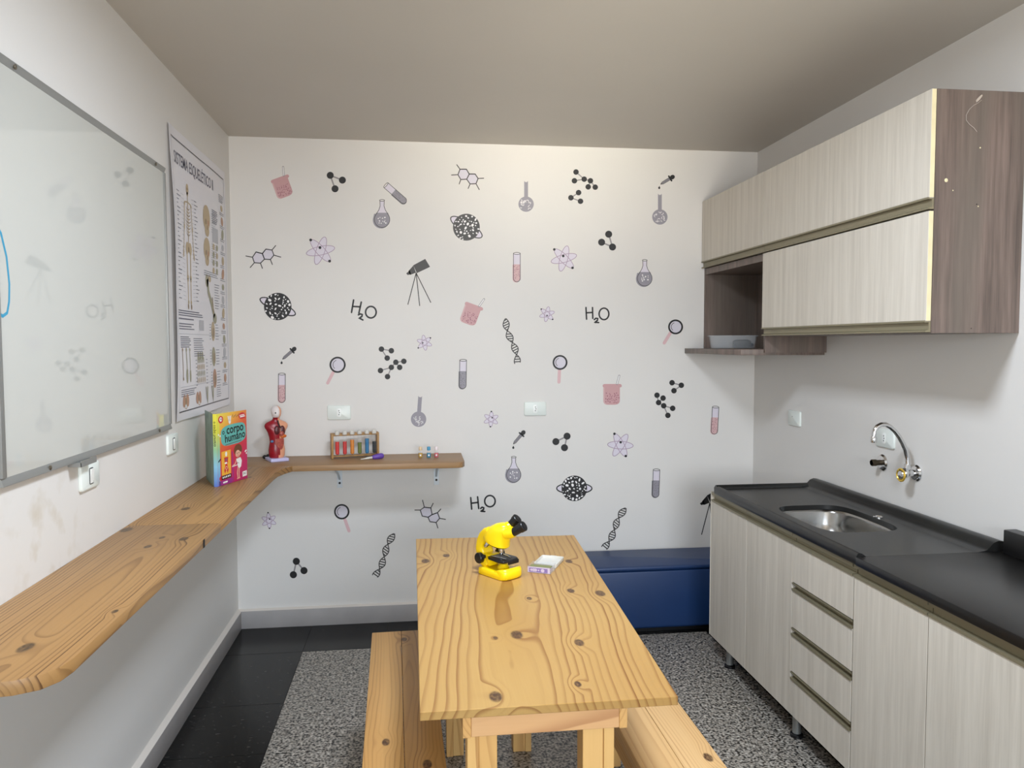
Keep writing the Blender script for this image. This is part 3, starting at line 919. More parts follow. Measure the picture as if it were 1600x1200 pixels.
d.text('corpo', w * .31, h * .30, 50, 'k', 1, 1.1, -.04)
d.text('humano', w * .25, h * .415, 45, 'k', 1, .9, -.06)
d.line([(w * .27, h * .45), (w * .8, h * .425)], 3.2, '9', 1)
d.ell(w * .13, h * .085, 17, 15, '2', 1).ell(w * .13, h * .082, 9, 9, '6', 2).ell(w * .14, h * .08, 4, 4, 'd', 3)
d.ell(w * .84, h * .075, 25, 14, '2', 1).line([(w * .76, h * .068), (w * .92, h * .062)], 3, '6', 2).line([(w * .78, h * .09), (w * .93, h * .084)], 5, '6', 2).poly([(w * .93, h * .11), (w * .97, h * .1), (w * .96, h * .135)], '2', 1)
for k in range(4):
    d.line([(w * (.39 + .02 * k), h * .12), (w * (.36 + .035 * k), h * .055)], 4, '6', 1)
d.ell(w * .42, h * .13, 8, 10, '6', 1)
for k in range(5):
    d.line([(w * (.5 + .05 * k), h * (.07 + .012 * (k % 2))), (w * (.53 + .05 * k), h * (.04 + .014 * (k % 2)))], 2.5, '9', 1)
d.poly([(w * .13, h * .535), (w * .43, h * .525), (w * .43, h * .86), (w * .13, h * .865)], '3', 1)
fx = w * .28
d.ell(fx, h * .575, 7, 10, '6', 2).poly([(fx - 14, h * .62), (fx + 14, h * .62), (fx + 11, h * .70), (fx + 6, h * .72), (fx + 15, h * .80), (fx + 9, h * .845), (fx, h * .79), (fx - 10, h * .845), (fx - 15, h * .8), (fx - 6, h * .72), (fx - 11, h * .7)], '2', 2)
d.ell(fx, h * .655, 8, 6, 'd', 3).ell(fx - 3, h * .70, 9, 4, '6', 3).ell(fx, h * .77, 8, 8, '5', 3).ell(fx, h * .77, 4.5, 4.5, '2', 4)
d.poly([(w * .12, h * .87), (w * .44, h * .862), (w * .44, h * .918), (w * .12, h * .925)], 'k', 1)
for k in range(5):
    d.ell(w * (.17 + .055 * k), h * (.895 - .002 * k), 4, 4.5, '6', 2, n=10)
d.ell(w * .09, h * .90, 8, 9, '2', 1)
d.poly([(w * .04, h * .935), (w * .48, h * .925), (w * .47, h * .995), (w * .04, h * .998)], '7', 0)
d.line([(w * .18, h * .965), (w * .3, h * .962)], 7, '6', 1)
kx = w * .68
d.poly([(w * .50, h * .57), (w * .52, h * .99), (w * .49, h * .99), (w * .47, h * .55)], '7', 0)
d.ell(kx, h * .555, 29, 25, '4', 1).ell(kx - 2, h * .61, 17, 16, '5', 2).ell(kx + 17, h * .605, 5, 6, '5', 2)
d.ell(kx - 8, h * .60, 2.4, 2.8, 'k', 3, n=10).ell(kx + 5, h * .598, 2.4, 2.8, 'k', 3, n=10).ring(kx - 1, h * .618, 5, 4, 1.2, '2', 3, 0, .3, PI - .3, 8)
d.line([(kx - 14, h * .663), (kx + 18, h * .655)], 9, '2', 2)
d.poly([(kx - 16, h * .675), (kx + 16, h * .66), (kx + 26, h * .72), (kx + 20, h * .80), (kx + 8, h * .825), (kx - 4, h * .79), (kx - 8, h * .73)], '6', 2)
d.line([(kx - 12, h * .69), (kx - 24, h * .75), (kx - 40, h * .765)], 6, '5', 2).line([(kx - 8, h * .735), (kx + 4, h * .745)], 2, '9', 3)
d.line([(kx - 44, h * .775), (kx - 4, h * .765)], 3, '6', 2)
d.line([(kx + 6, h * .82), (kx + 4, h * .90), (kx + 6, h * .955)], 6, '5', 2).line([(kx - 2, h * .80), (kx - 8, h * .88), (kx - 4, h * .96)], 6, '5', 1).line([(kx - 10, h * .965), (kx + 10, h * .957)], 5, '5', 2)
d.poly([(w * .82, h * .885), (w * .97, h * .88), (w * .97, h * .955), (w * .82, h * .96)], '6', 1).line([(w * .86, h * .935), (w * .86, h * .905), (w * .9, h * .92)], 3, '9', 2).line([(w * .93, h * .935), (w * .93, h * .9)], 3, '9', 2)
for x, y in ((.93, .60), (.97, .63), (.96, .59), (.05, .29), (.1, .31)):
    d.ell(w * x, h * y, 4, 4, '6', 1, n=10)
d.line([(w * .04, h * .66), (w * .10, h * .63)], 6, 'k', 1)
for p_ in d.p:
    pass
def inkfix(dr, fn, name, parent, origin=None, local=True):
    for pts, ink, l in dr.p:
        pass
    dr.p = [(pts, ('ink_' + ink) if ('ink_' + ink) in M else ink, l) for pts, ink, l in dr.p]
    return dr.mesh(fn).build(name, parent, origin=origin, local=local, smooth=0, fix=False)
inkfix(d, lambda x, y, l: (x / 1000, -.0003 - .0002 * l, BHt - y / 1000), 'cover_print', fcv)
# coloured left strip of the cover continues the spine
MB().box(.001, .019, -.0003, -.0001, .001, BHt - .001, 'spine').build('hinge_strip', fcv, local=True)
sdv = (math.cos(sd), math.sin(sd))
sn = (sdv[1], -sdv[0])
d = Draw().text('o corpo humano', 0, 0, 15, 'k', 0, .2)
inkfix(d, lambda x, y, l: (a_[0] + sdv[0] * (.010 + y / 1000) + sn[0] * .0003, a_[1] + sdv[1] * (.010 + y / 1000) + sn[1] * .0003, BHt - .03 - x / 1000), 'spine_print', bk)

# ------------------------------------------------------------------ anatomical torso model
M['muscle'] = plain('muscle_red', (158, 16, 34), .32, noise=.2, nscale=60)
M['skin'] = plain('model_skin', (226, 160, 126), .4)
M['skull'] = plain('skull_white', (226, 216, 212), .35)
M['lung'] = plain('lung_maroon', (84, 30, 34), .35)
M['orange'] = plain('organ_orange', (206, 104, 40), .35)
M['gut'] = plain('gut_pink', (190, 92, 80), .35, noise=.2, nscale=120)
M['vein'] = plain('vein_blue', (84, 120, 160), .4)
M['lilac'] = plain('lilac_base', (196, 194, 232), .4)
tr = thing('anatomy_torso', 'red and pink anatomical torso model with open chest on a lilac base', 'model', (.232, -.145, ZS + .0005), math.radians(27))
MB().box(-.044, .044, -.05, .05, 0, .015, 'lilac').build('base', tr, local=True, bevel=.002)
secs = [(.0155, .034, .027, 0), (.03, .039, .030, 0), (.055, .0405, .030, 0), (.075, .037, .028, 0), (.095, .0335, .025, 0), (.118, .0365, .027, 0), (.140, .0425, .029, 0), (.155, .050, .029, .001), (.163, .0555, .028, .002),
        (.172, .0575, .0265, .003), (.182, .055, .024, .004), (.190, .046, .021, .005), (.196, .032, .018, .005), (.202, .0195, .0165, .004), (.209, .0155, .0155, .002), (.215, .0165, .018, -.001),
        (.222, .0205, .023, -.002), (.232, .0235, .0265, -.001), (.244, .0252, .0275, .001), (.256, .0235, .0255, .002), (.265, .0175, .019, .002), (.270, .009, .010, .002), (.2715, .002, .002, .002)]
NS = 32
rings = []
for z, rx, ry, yo in secs:
    ring = []
    for k in range(NS):
        a = 2 * PI * k / NS
        x, y = rx * math.cos(a), ry * math.sin(a) + yo
        if .217 < z < .24 and abs(math.cos(a)) < .25 and math.sin(a) < 0:
            y -= .005 * (1 - abs(z - .226) / .015)
        ring.append((x, y, z))
    rings.append(ring)
def tm(j, i):
    z = secs[j][0]
    a = 2 * PI * (i + .5) / NS
    x = math.cos(a)
    if z >= .214:
        return 'skull' if x < .35 else 'skin'
    if z >= .19:
        return 'muscle' if x < .25 else 'skin'
    if z < .08:
        return 'muscle' if x < .05 + (z - .015) * 6 else 'skin'
    return 'muscle' if x < .2 else 'skin'
MB().loft(rings, 'skin', True, True, tm).build('body', tr, local=True, smooth=70)
MB().ball((-.004, -.020, .15), (.018, .012, .026), 'lung').ball((.022, -.019, .148), (.016, .011, .027), 'lung').build('lungs', tr, local=True)
MB().ball((.016, -.029, .135), (.012, .008, .012), 'gut').ball((.026, -.024, .122), (.017, .008, .009), 'orange').build('heart_and_stomach', tr, local=True)
MB().loft([[(x, y - .004 - (.028 if abs(x) < .018 else .022), z) for x, y, z in ((-.016, 0, .11), (.02, 0, .112), (.031, .006, .108), (.031, .006, .085), (.022, 0, .062), (.012, 0, .055), (-.004, 0, .07), (-.016, 0, .085))],
           [(x, -.014, z) for x, y, z in ((-.016, 0, .11), (.02, 0, .112), (.031, .006, .108), (.031, .006, .085), (.022, 0, .062), (.012, 0, .055), (-.004, 0, .07), (-.016, 0, .085))]], 'gut').build('intestine_plate', tr, local=True, bevel=.002)
MB().ball((-.027, -.017, .098), (.008, .006, .007), 'vein').tube([(.003, -.016, .20), (.004, -.022, .182), (.012, -.029, .165)], .0035, 'blackm', 8).build('vessels', tr, local=True)
MB().ball((-.009, -.0225, .238), (.0045, .004, .004), 'hole', 10, 6).ball((.0, -.0245, .226), (.0022, .003, .003), 'hole', 10, 6).build('face_hollows', tr, local=True)
bp = thing('black_clamp', 'small black plastic clamp lying behind the torso base', 'clamp', (.182, -.075, ZS + .0005), math.radians(15))
MB().ball((0, 0, .012), (.016, .012, .012), 'black').ball((-.022, -.004, .010), (.011, .009, .010), 'black').cyl((-.02, -.004, .008), (.02, .004, .02), .006, 'black').build('body', bp, local=True)

# ------------------------------------------------------------------ test tube rack and tubes
M['rackwood'] = plain('rack_wood', (176, 134, 78), .5, noise=.12, nscale=40)
RKL = Vector((.607, -.082, ZS + .0005))
rrz = math.radians(13)
rk = thing('test_tube_rack', 'small wooden test tube rack with six coloured tubes', 'rack', RKL, rrz)
hw = .1145
for sx in (-1, 1):
    MB().box(sx * hw - .005, sx * hw + .005, -.026, .026, 0, .125, 'rackwood').build('end_board', rk, local=True, bevel=.001)
tx = [-.0925 + .037 * k for k in range(6)]
MB().box(-hw + .0052, hw - .0052, -.026, .026, .1135, .125, 'rackwood').build('top_rail', rk, local=True, bevel=.001)
MB().box(-hw + .0052, hw - .0052, -.014, .014, .006, .013, 'rackwood').build('bottom_rail', rk, local=True, bevel=.001)
cols = [('red', (206, 30, 26), .087, 'test tube with red liquid at the left end of the rack'), ('scarlet', (200, 34, 28), .087, 'second test tube from the left, red liquid, next to the orange one'),
        ('orange', (214, 128, 22), .094, 'test tube with orange liquid in the wooden rack'), ('green', (98, 110, 24), .079, 'test tube with olive green liquid in the wooden rack'),
        ('blue', (20, 112, 160), .097, 'test tube with blue liquid in the wooden rack'), ('black', (16, 15, 18), .081, 'test tube with black liquid at the right end of the rack')]
cz, sz = math.cos(rrz), math.sin(rrz)
for k, (nm, c, zt, lb) in enumerate(cols):
    M['liq_' + nm] = plain('liquid_' + nm, c, .25)
    lx, ly = tx[k], -.0378
    wx, wy = RKL.x + lx * cz - ly * sz, RKL.y + lx * sz + ly * cz
    tt = thing('test_tube', lb, 'test tube', (wx, wy, ZS + .0005), rrz, 'test tubes in the rack')
    MB().lathe([(.002, .0195), (.006, .0205), (.0096, .024), (.0106, .029), (.0106, .118), (.0112, .119), (.0112, .1215)], (0, 0, 0), 'glass', 16).build('glass_tube', tt, local=True)
    MB().lathe([(.001, .0206), (.005, .0215), (.0088, .0245), (.0099, .029), (.0099, zt)], (0, 0, 0), 'liq_' + nm, 16).build('liquid', tt, local=True)
    MB().lathe([(.0115, .122), (.0118, .124), (.0118, .139), (.0105, .1405), (.002, .1405)], (0, 0, 0), 'frost', 16).build('cap', tt, local=True)
# ------------------------------------------------------------------ dropper and three vials
M['purple'] = plain('purple_rubber', (98, 66, 160), .45)
pd = thing('pipette', 'pipette with purple rubber bulb lying on the back shelf', 'pipette', (.70, -.168, ZS + .0005))
a, b = Vector((.642, -.19, ZS + .004)), Vector((.755, -.15, ZS + .0155))
def along(k):
    return a.lerp(b, k)
MB().tube([along(0), along(.12), along(.3), along(.58)], [.0016, .0026, .0058, .0066], 'frost', 12).build('glass_tip', pd)
MB().tube([along(.50), along(.53), along(.62), along(.75), along(.9), along(.97), along(1)], [.007, .0095, .012, .0142, .0142, .011, .004], 'purple', 16).build('bulb', pd, smooth=60)
for x, y, c, cc, lb in ((.938, -.148, (188, 148, 44), (222, 196, 160), 'tiny glass vial of yellow liquid with cream cap on shelf'),
                        (.980, -.152, (56, 140, 172), (74, 150, 186), 'tiny glass vial of blue liquid with blue cap on shelf'),
                        (1.018, -.154, (206, 92, 104), (236, 224, 224), 'tiny glass vial of pink liquid with white cap on shelf')):
    key = 'v%d' % (x * 1000)
    M[key] = plain('vial_liquid_' + str(len(M)), c, .2)
    M[key + 'c'] = plain('vial_cap_' + str(len(M)), cc, .35)
    vi = thing('glass_vial', lb, 'vial', (x, y, ZS + .0005), 0, 'tiny vials at the shelf end')
    MB().lathe([(.0105, 0), (.0118, .002), (.0118, .026), (.0105, .030), (.0065, .033), (.0065, .037)], (0, 0, 0), 'glass', 18).build('glass_bottle', vi, local=True)
    MB().lathe([(.0095, .0015), (.0105, .003), (.0105, .024)], (0, 0, 0), key, 18).build('liquid', vi, local=True)
    MB().lathe([(.0085, .0372), (.009, .039), (.009, .053), (.0075, .0555), (.002, .056)], (0, 0, 0), key + 'c', 18).build('cap', vi, local=True)
    MB().prism([(p[0], p[1]) for p in rrect(0, .0135, .0038, .004, .0015, 3)], -.0123, -.0121, 'white', 'y').build('label', vi, local=True)

# ------------------------------------------------------------------ yellow microscope
mrz = math.radians(-54.6)
MC = Vector((1.174, -1.717, .7503))
ms = thing('microscope', 'yellow toy microscope with black eyepieces and stage on the table', 'microscope', MC, mrz)
def wl(x, y, z):        # offset in room axes to the microscope's own frame
    c, s_ = math.cos(mrz), math.sin(mrz)
    return Vector((x * c + y * s_, -x * s_ + y * c, z))
prof = [(-.062, .001), (-.06, 0), (.054, 0), (.060, .003), (.0635, .010), (.063, .026), (.059, .0325), (.052, .034), (.044, .0315), (.033, .0255), (.024, .0245), (-.056, .0245), (-.061, .021)]
rings = []
for y, ins, zi in ((-.041, .020, .004), (-.0395, .014, .0015), (-.036, .0085, .0004), (-.028, .003, 0), (-.014, .0003, 0), (.014, .0003, 0), (.028, .003, 0), (.036, .0085, .0004), (.0395, .014, .0015), (.041, .02, .004)):
    rings.append([(x - (ins if x > .03 else 0) + (zi if x < -.05 else 0), y, z - (zi if z > .02 else -zi * .6)) for x, z in prof])
MB().loft(rings, 'yellow').build('base', ms, local=True, smooth=50)
def sweep(path, mat, n=5):
    """path of (x, z, thickness, width) in the upright plane"""
    rr = []
    for i, (x, z, th, wd) in enumerate(path):
        x0, z0 = path[max(i - 1, 0)][:2]
        x1, z1 = path[min(i + 1, len(path) - 1)][:2]
        d = Vector((x1 - x0, 0, z1 - z0)).normalized()
        nn = Vector((d.z, 0, -d.x))
        rr.append([Vector((x, 0, z)) + nn * p[0] + Vector((0, 1, 0)) * p[1] for p in rrect(0, 0, th / 2, wd / 2, min(th, wd) * .3, n)])
    return MB().loft(rr, mat)
sweep([(-.046, .022, .026, .050), (-.060, .034, .034, .050), (-.074, .052, .038, .050), (-.080, .072, .036, .050), (-.076, .092, .036, .050), (-.064, .110, .040, .052), (-.046, .122, .044, .058), (-.03, .127, .044, .06)], 'yellow').build('arm', ms, local=True, smooth=60)
MB().box(-.062, -.030, -.021, .021, .0247, .0615, 'yellow').build('stage_column', ms, local=True, bevel=.003)
# head: tilted bucket narrowing to the top
hr = []
for t_k, cx, cz_, rx, ry in ((0, -.020, .0975, .046, .037), (.04, -.020, .1, .0465, .0375), (.25, -.018, .110, .045, .037), (.5, -.011, .125, .041, .0355), (.72, -.001, .139, .034, .032), (.9, .011, .151, .026, .027), (1, .018, .1575, .016, .018), (1.02, .019, .1595, .004, .005)):
    tl = -.28 * (1 - t_k * .4)
    hr.append([(cx + rx * math.cos(2 * PI * k / 32), ry * math.sin(2 * PI * k / 32), cz_ + .005 + rx * math.cos(2 * PI * k / 32) * math.tan(tl)) for k in range(32)])
MB().loft(hr, 'yellow').build('head', ms, local=True, smooth=60)
nz = []
for cz_, rx, ry in ((.0965, .0445, .0355), (.0925, .040, .032), (.090, .022, .020)):
    nz.append([(-.020 + rx * math.cos(2 * PI * k / 28), ry * math.sin(2 * PI * k / 28), cz_ + .005 + rx * math.cos(2 * PI * k / 28) * math.tan(-.28)) for k in range(28)])
MB().loft(nz, 'black').build('nosepiece', ms, local=True, smooth=60)
for p0, p1 in (((.008, -.006, .092), (.008, -.006, .066)), ((-.034, -.016, .104), (-.044, -.026, .084)), ((-.022, .016, .097), (-.028, .024, .082))):
    p0, p1 = Vector(p0), Vector(p1)
    MB().tube([p0, p0.lerp(p1, .45), p0.lerp(p1, .5), p0.lerp(p1, .85), p1], [.0078, .0078, .0062, .0062, .004], 'chrome', 16).build('objective', ms, local=True)
# eyepieces (their own tilt: the head is turned)
for s0, e0, nb in (((.028, -.008, .155), (.050, -.020, .1815), (.014, -.012, .146)), ((.034, -.038, .1425), (.065, -.057, .166), (.012, -.022, .136))):
    s0, e0, nb = wl(*s0), wl(*e0), wl(*nb)
    ep = MB().tube([s0, s0.lerp(e0, .62), s0.lerp(e0, .64), s0.lerp(e0, .96), e0], [.0132, .0140, .0156, .0162, .0146], 'black', 22).build('eyepiece', ms, local=True)
    MB().tube([nb, s0.lerp(nb, .3), s0.lerp(e0, .05)], [.018, .018, .0158], 'yellow', 20).build('eyepiece_collar', ep, local=True, smooth=60)
    dv = (e0 - s0).normalized()
    MB().tube([e0 + dv * .0002, e0 + dv * .0008], [.0095, .0095], 'hole', 18).build('eye_lens', ep, local=True)
sg = MB().prism([(-.031, -.026), (-.02, -.034), (.030, -.038), (.046, -.030), (.050, 0), (.046, .030), (.030, .038), (-.02, .034), (-.031, .026)], .0505, .059, 'black').build('stage', ms, local=True, bevel=.003)
for y in (-.02, .02):
    MB().tube([(-.02, y, .0605), (.01, y * .8, .0612), (.036, y * .5, .0602)], .0013, 'chrome', 8).build('slide_clip', sg, local=True)
MB().prism([(.044, -.012), (.05, -.012), (.05, .03), (.044, .03)], .044, .0565, 'black').build('front_lip', sg, local=True, bevel=.002)
MB().lathe([(.019, .0247), (.019, .030), (.014, .036), (.012, .040)], (.012, 0, 0), 'yellow', 24).build('illuminator', ms, local=True)
for sy in (-1, 1):
    MB().cyl((-.052, sy * .0205, .052), (-.052, sy * .035, .052), .006, 'black').lathe([(.0158, 0), (.017, .002), (.017, .013), (.0148, .0155), (.003, .016)], (-.052, sy * .035, .052), 'black', 12, (0, sy, 0)).build('focus_knob', ms, local=True)

# ------------------------------------------------------------------ slide box
M['olive'] = plain('slide_label_olive', (122, 124, 76), .5)
M['violet'] = plain('violet_print', (132, 112, 166), .5)
M['palev'] = plain('pale_violet', (198, 184, 204), .4)
sb = thing('slide_box', 'small clear plastic slide box with open frosted lid beside microscope', 'box', (1.259, -1.697, .7503), math.radians(-26))
bx = MB()
bx.box(0, .075, 0, .062, 0, .0015, 'clear').box(0, .0015, 0, .062, .0015, .019, 'clear').box(.0735, .075, 0, .062, .0015, .019, 'clear').box(.0015, .0735, .0605, .062, .0015, .019, 'clear').box(.0015, .0735, 0, .0015, .0015, .019, 'palev')
bx.build('tray', sb, local=True)
d = Draw().poly([(6, 3), (66, 3), (66, 16), (6, 16)], 'violet', 0)
for x, r in ((14, 4.5), (27, 5.2), (37, 2.6), (50, 6)):
    d.ell(x, 9.5, r, r * .9, 'palev', 1)
d.poly([(18, 5), (24, 5), (24, 14), (18, 14)], 'palev', 1)
inkfix(d, lambda x, y, l: (x / 1000, -.0003 - .0002 * l, y / 1000), 'front_print', sb)
for k in range(5):
    MB().box(.004, .071, .006 + .0002, .036, .002 + k * .0031, .0045 + k * .0031, 'olive' if k == 4 else 'palev').build('glass_slide', sb, local=True)
lid = MB()
lr = [[(x + .0375, y + .115, z) for x, y in rrect(0, 0, .0375 - i, .05 - i, .006, 3)] for i, z in ((.001, .0005), (0, .002), (0, .012), (.0015, .012), (.002, .003))]
lid.loft(lr, 'frost')
lid.box(.028, .047, .1655, .172, .008, .011, 'frost')
lid.build('lid', sb, local=True)

# ------------------------------------------------------------------ skeleton poster
for k, c in {'q': (182, 160, 124), 'Q': (140, 116, 84), 'n': (84, 84, 104), 'o': (178, 130, 98), 'x': (178, 178, 184), 'e': (150, 146, 118), 'i': (58, 58, 66)}.items():
    M['ink_' + k] = plain('chart_ink_' + k, c, .4)
PY0, PY1, PZ0, PZ1 = -.982, -.108, 1.166, 2.296
def post(y, z):
    """bulge of the loosely hung sheet away from the wall"""
    u, v = (y - PY0) / (PY1 - PY0), (z - PZ0) / (PZ1 - PZ0)
    x = .003 + .003 * math.sin(u * 7 + v * 3) + .002 * math.sin(v * 11)
    x += .016 * max(0, 1 - u / .14) ** 2 * (.35 + .65 * math.sin(PI * min(1, v * 1.05)) + .5 * max(0, v - .8))
    x += .010 * max(0, 1 - v / .07) ** 2 * math.sin(PI * u) ** 2
    return max(x, .0018) + .0006
po = thing('skeleton_poster', 'white anatomy chart poster of the skeleton hanging by the room corner', 'poster', (0, -.54, 1.73))
mb = MB()
ny, nz_ = 28, 36
vs = []
for j in range(nz_ + 1):
    for i in range(ny + 1):
        y, z = PY0 + (PY1 - PY0) * i / ny, PZ0 + (PZ1 - PZ0) * j / nz_
        y2 = y + (.010 * (1 - j / nz_) * (1 - i / ny)) 
        vs.append((post(y, z), y2, z))
fs = [(j * (ny + 1) + i, j * (ny + 1) + i + 1, (j + 1) * (ny + 1) + i + 1, (j + 1) * (ny + 1) + i) for j in range(nz_) for i in range(ny)]
nv = len(vs)
vs2 = [(x - .0006, y, z) for x, y, z in vs]
edge = [i for i in range(ny + 1)] + [(ny) + (ny + 1) * j for j in range(1, nz_ + 1)] + [nz_ * (ny + 1) + i for i in range(ny - 1, -1, -1)] + [(ny + 1) * j for j in range(nz_ - 1, 0, -1)]
fs += [tuple(nv + i for i in f[::-1]) for f in fs]
fs += [(edge[k], edge[(k + 1) % len(edge)], nv + edge[(k + 1) % len(edge)], nv + edge[k]) for k in range(len(edge))]
mb.add(vs + vs2, fs, 'paper')
mb.build('sheet', po, smooth=60)
d = Draw()
PWm, PHm = 812, 1058      # border size in millimetres
def sline(pts, w, ink, layer=1, step=40):
    out = [pts[0]]
    for a_2, b_2 in zip(pts, pts[1:]):
        L = math.hypot(b_2[0] - a_2[0], b_2[1] - a_2[1])
        k = max(1, int(L / step))
        out += [(a_2[0] + (b_2[0] - a_2[0]) * i / k, a_2[1] + (b_2[1] - a_2[1]) * i / k) for i in range(1, k + 1)]
    d.line(out, w, ink, layer, caps=False)
sline([(0, 0), (PWm, 0)], 5, 'i')
sline([(PWm, 0), (PWm, PHm)], 3, 'n')
sline([(PWm, PHm), (0, PHm)], 5, 'i')
sline([(0, PHm), (0, 0)], 2.5, 'x')
d.text('SISTEMA ESQUEL\u00c9TICO II', 34, 92, 66, 'n', 1, .7, sx=.78)
rr_ = random.Random(3)
def block(x, y, w, n, lh=9, th=3.2, ink='n'):
    for k in range(n):
        sline([(x, y + k * lh), (x + w * rr_.uniform(.75, 1), y + k * lh)], th, ink)
def bone(x0, y0, x1, y1, w, ink='q', kn=1.5):
    d.line([(x0, y0), ((x0 + x1) / 2, (y0 + y1) / 2), (x1, y1)], w, ink, 1)
    d.ell(x0, y0, w * kn / 1.4, w * kn / 1.6, ink, 2, n=10).ell(x1, y1, w * kn / 1.4, w * kn / 1.6, ink, 2, n=10)
# standing skeleton
cx = 205
d.ell(cx, 165, 17, 22, 'q', 1).ell(cx, 185, 11, 10, 'q', 1).ell(cx - 6, 164, 4, 5, 'Q', 2, n=8).ell(cx + 6, 164, 4, 5, 'Q', 2, n=8)
sline([(cx, 195), (cx, 400)], 9, 'q')
for k in range(9):
    a = 34 - abs(k - 4) * 3
    d.ring(cx, 238 + k * 13, a, 9, 3.6, 'q' if k % 2 else 'Q', 2, 0, 0, PI, 12)
d.line([(cx - 44, 222), (cx, 216), (cx + 44, 222)], 6, 'q', 1)
d.ell(cx - 22, 402, 21, 24, 'q', 1, .4).ell(cx + 22, 402, 21, 24, 'q', 1, -.4).ell(cx, 408, 9, 12, 'Q', 2)
for sx in (-1, 1):
    bone(cx + sx * 46, 228, cx + sx * 58, 318, 8)
    bone(cx + sx * 58, 326, cx + sx * 70, 404, 7)
    d.ell(cx + sx * 74, 428, 8, 19, 'q', 1, -.2 * sx)
    bone(cx + sx * 26, 420, cx + sx * 20, 520, 11)
    bone(cx + sx * 20, 532, cx + sx * 18, 622, 9)
    d.ell(cx + sx * 22, 640, 9, 12, 'Q', 1)
for k in range(27):
    y = 195 + k * 16
    l = 40 + 22 * math.sin(k * 1.7)
    sline([(45, y), (45 + l, y)], 3, 'n')
    sline([(112, y + 2), (150, y + 4)], 1.5, 'x')
    sline([(300, y), (300 + l * .8, y)], 3, 'n')
    sline([(256, y + 3), (296, y)], 1.5, 'x')
# skulls, column two
for (x, y, s_) in ((478, 250, 1.0), (478, 385, .9)):
    d.ell(x, y - 14 * s_, 52 * s_, 56 * s_, 'q', 1).ell(x + 6, y + 42 * s_, 32 * s_, 26 * s_, 'q', 1).ell(x - 12 * s_, y + 4, 12 * s_, 13 * s_, 'Q', 2).ell(x + 24 * s_, y + 6, 12 * s_, 13 * s_, 'o', 2).ell(x + 8, y + 28 * s_, 6, 11, 'Q', 2)
    block(x + 70, y - 44, 90, 9, 10, 3, 'x')
block(565, 185, 100, 8, 8, 4, 'n')
d.poly([(570, 262), (660, 262), (660, 330), (570, 330)], 'x', 1)
for k in range(8):
    d.ell(585 + (k % 2) * 55, 350 + (k // 2) * 36, 17, 15, 'e' if k % 3 else 'q', 1, n=12)
block(430, 470, 240, 3, 9, 2.6)
# right-hand column of small bones
for k in range(14):
    y = 150 + k * 62
    d.ell(748, y, 22, 15 + 6 * (k % 3), ('q', 'o', 'e', 'x')[k % 4], 1, .3 * (k % 3), n=12)
    block(700, y + 24, 92, 2, 8, 2.6)
block(700, 90, 90, 5, 8, 3)
# long thigh bone
d.line([(480, 505), (495, 560), (545, 610), (590, 668)], 30, 'e', 1).ell(474, 512, 24, 28, 'e', 1).ell(596, 676, 32, 24, 'e', 1).ell(520, 500, 22, 16, 'q', 1)
d.line([(560, 585), (575, 648)], 12, 'Q', 2)
block(600, 520, 80, 10, 12, 2.6)
block(24, 660, 380, 3, 9, 4)
block(24, 692, 300, 1, 9, 5)
block(24, 712, 250, 3, 10, 4)
sline([(20, 752), (690, 752)], 2, 'x')
d.poly([(335, 690), (405, 690), (405, 735), (335, 735)], 'x', 1)
block(40, 764, 150, 6, 8, 3.6)
block(235, 770, 180, 9, 9, 3)
# arm bones, hand, foot
bone(66, 790 + 25, 66, 950 - 20, 8, 'Q')
bone(118, 815, 122, 900, 9, 'e')
bone(168, 815, 166, 905, 8, 'e')
d.ell(120, 920, 13, 30, 'e', 1).ell(166, 922, 11, 26, 'e', 1)
for k in range(5):
    x = 290 + k * 24
    for m_ in range(4):
        d.ell(x + (k - 2) * m_ * 2, 862 + m_ * 28, 8, 13, 'q' if m_ % 2 else 'e', 1, n=10)
for k in range(6):
    d.ell(300 + (k % 3) * 34, 836 + (k // 3) * 14, 16, 10, 'e', 1, n=10)
block(250, 860, 26, 8, 15, 2.4)
block(424, 860, 30, 8, 15, 2.4)
for (x, y, c_) in ((560, 735, 'q'), (560, 850, 'e'), (570, 950, 'o')):
    d.ell(x, y, 30, 44, c_, 1).ell(x + 6, y + 6, 13, 24, 'Q', 2)
    block(x - 62, y - 30, 26, 6, 13, 2.4)
    block(x + 38, y - 30, 60, 6, 13, 2.4)
sline([(20, 962), (690, 962)], 2, 'x')
block(30, 974, 230, 4, 8, 3)
for x in (95, 285):
    d.ell(x - 22, 1018, 20, 26, 'o', 1, .3).ell(x + 22, 1018, 20, 26, 'o', 1, -.3).ell(x, 1020, 10, 14, 'Q', 2).ring(x, 1040, 14, 10, 4, 'q', 2)
for x in (430, 530):
    d.line([(x - 14, 985), (x, 1044), (x + 14, 985)], 14, 'e', 1)
block(600, 985, 80, 6, 10, 2.4)
def fpost(x, y, l):
    yy, zz = -.950 + x / 1000, 2.2565 - y / 1000
    i = (yy - PY0) / (PY1 - PY0)
    j = (zz - PZ0) / (PZ1 - PZ0)
    return (post(yy, zz) + .0006 + .0003 * l, yy + .010 * (1 - j) * (1 - i), zz)
# long polygons follow the sheet because every stroke is cut into short pieces
inkfix(d, fpost, 'chart_print', po, local=False)

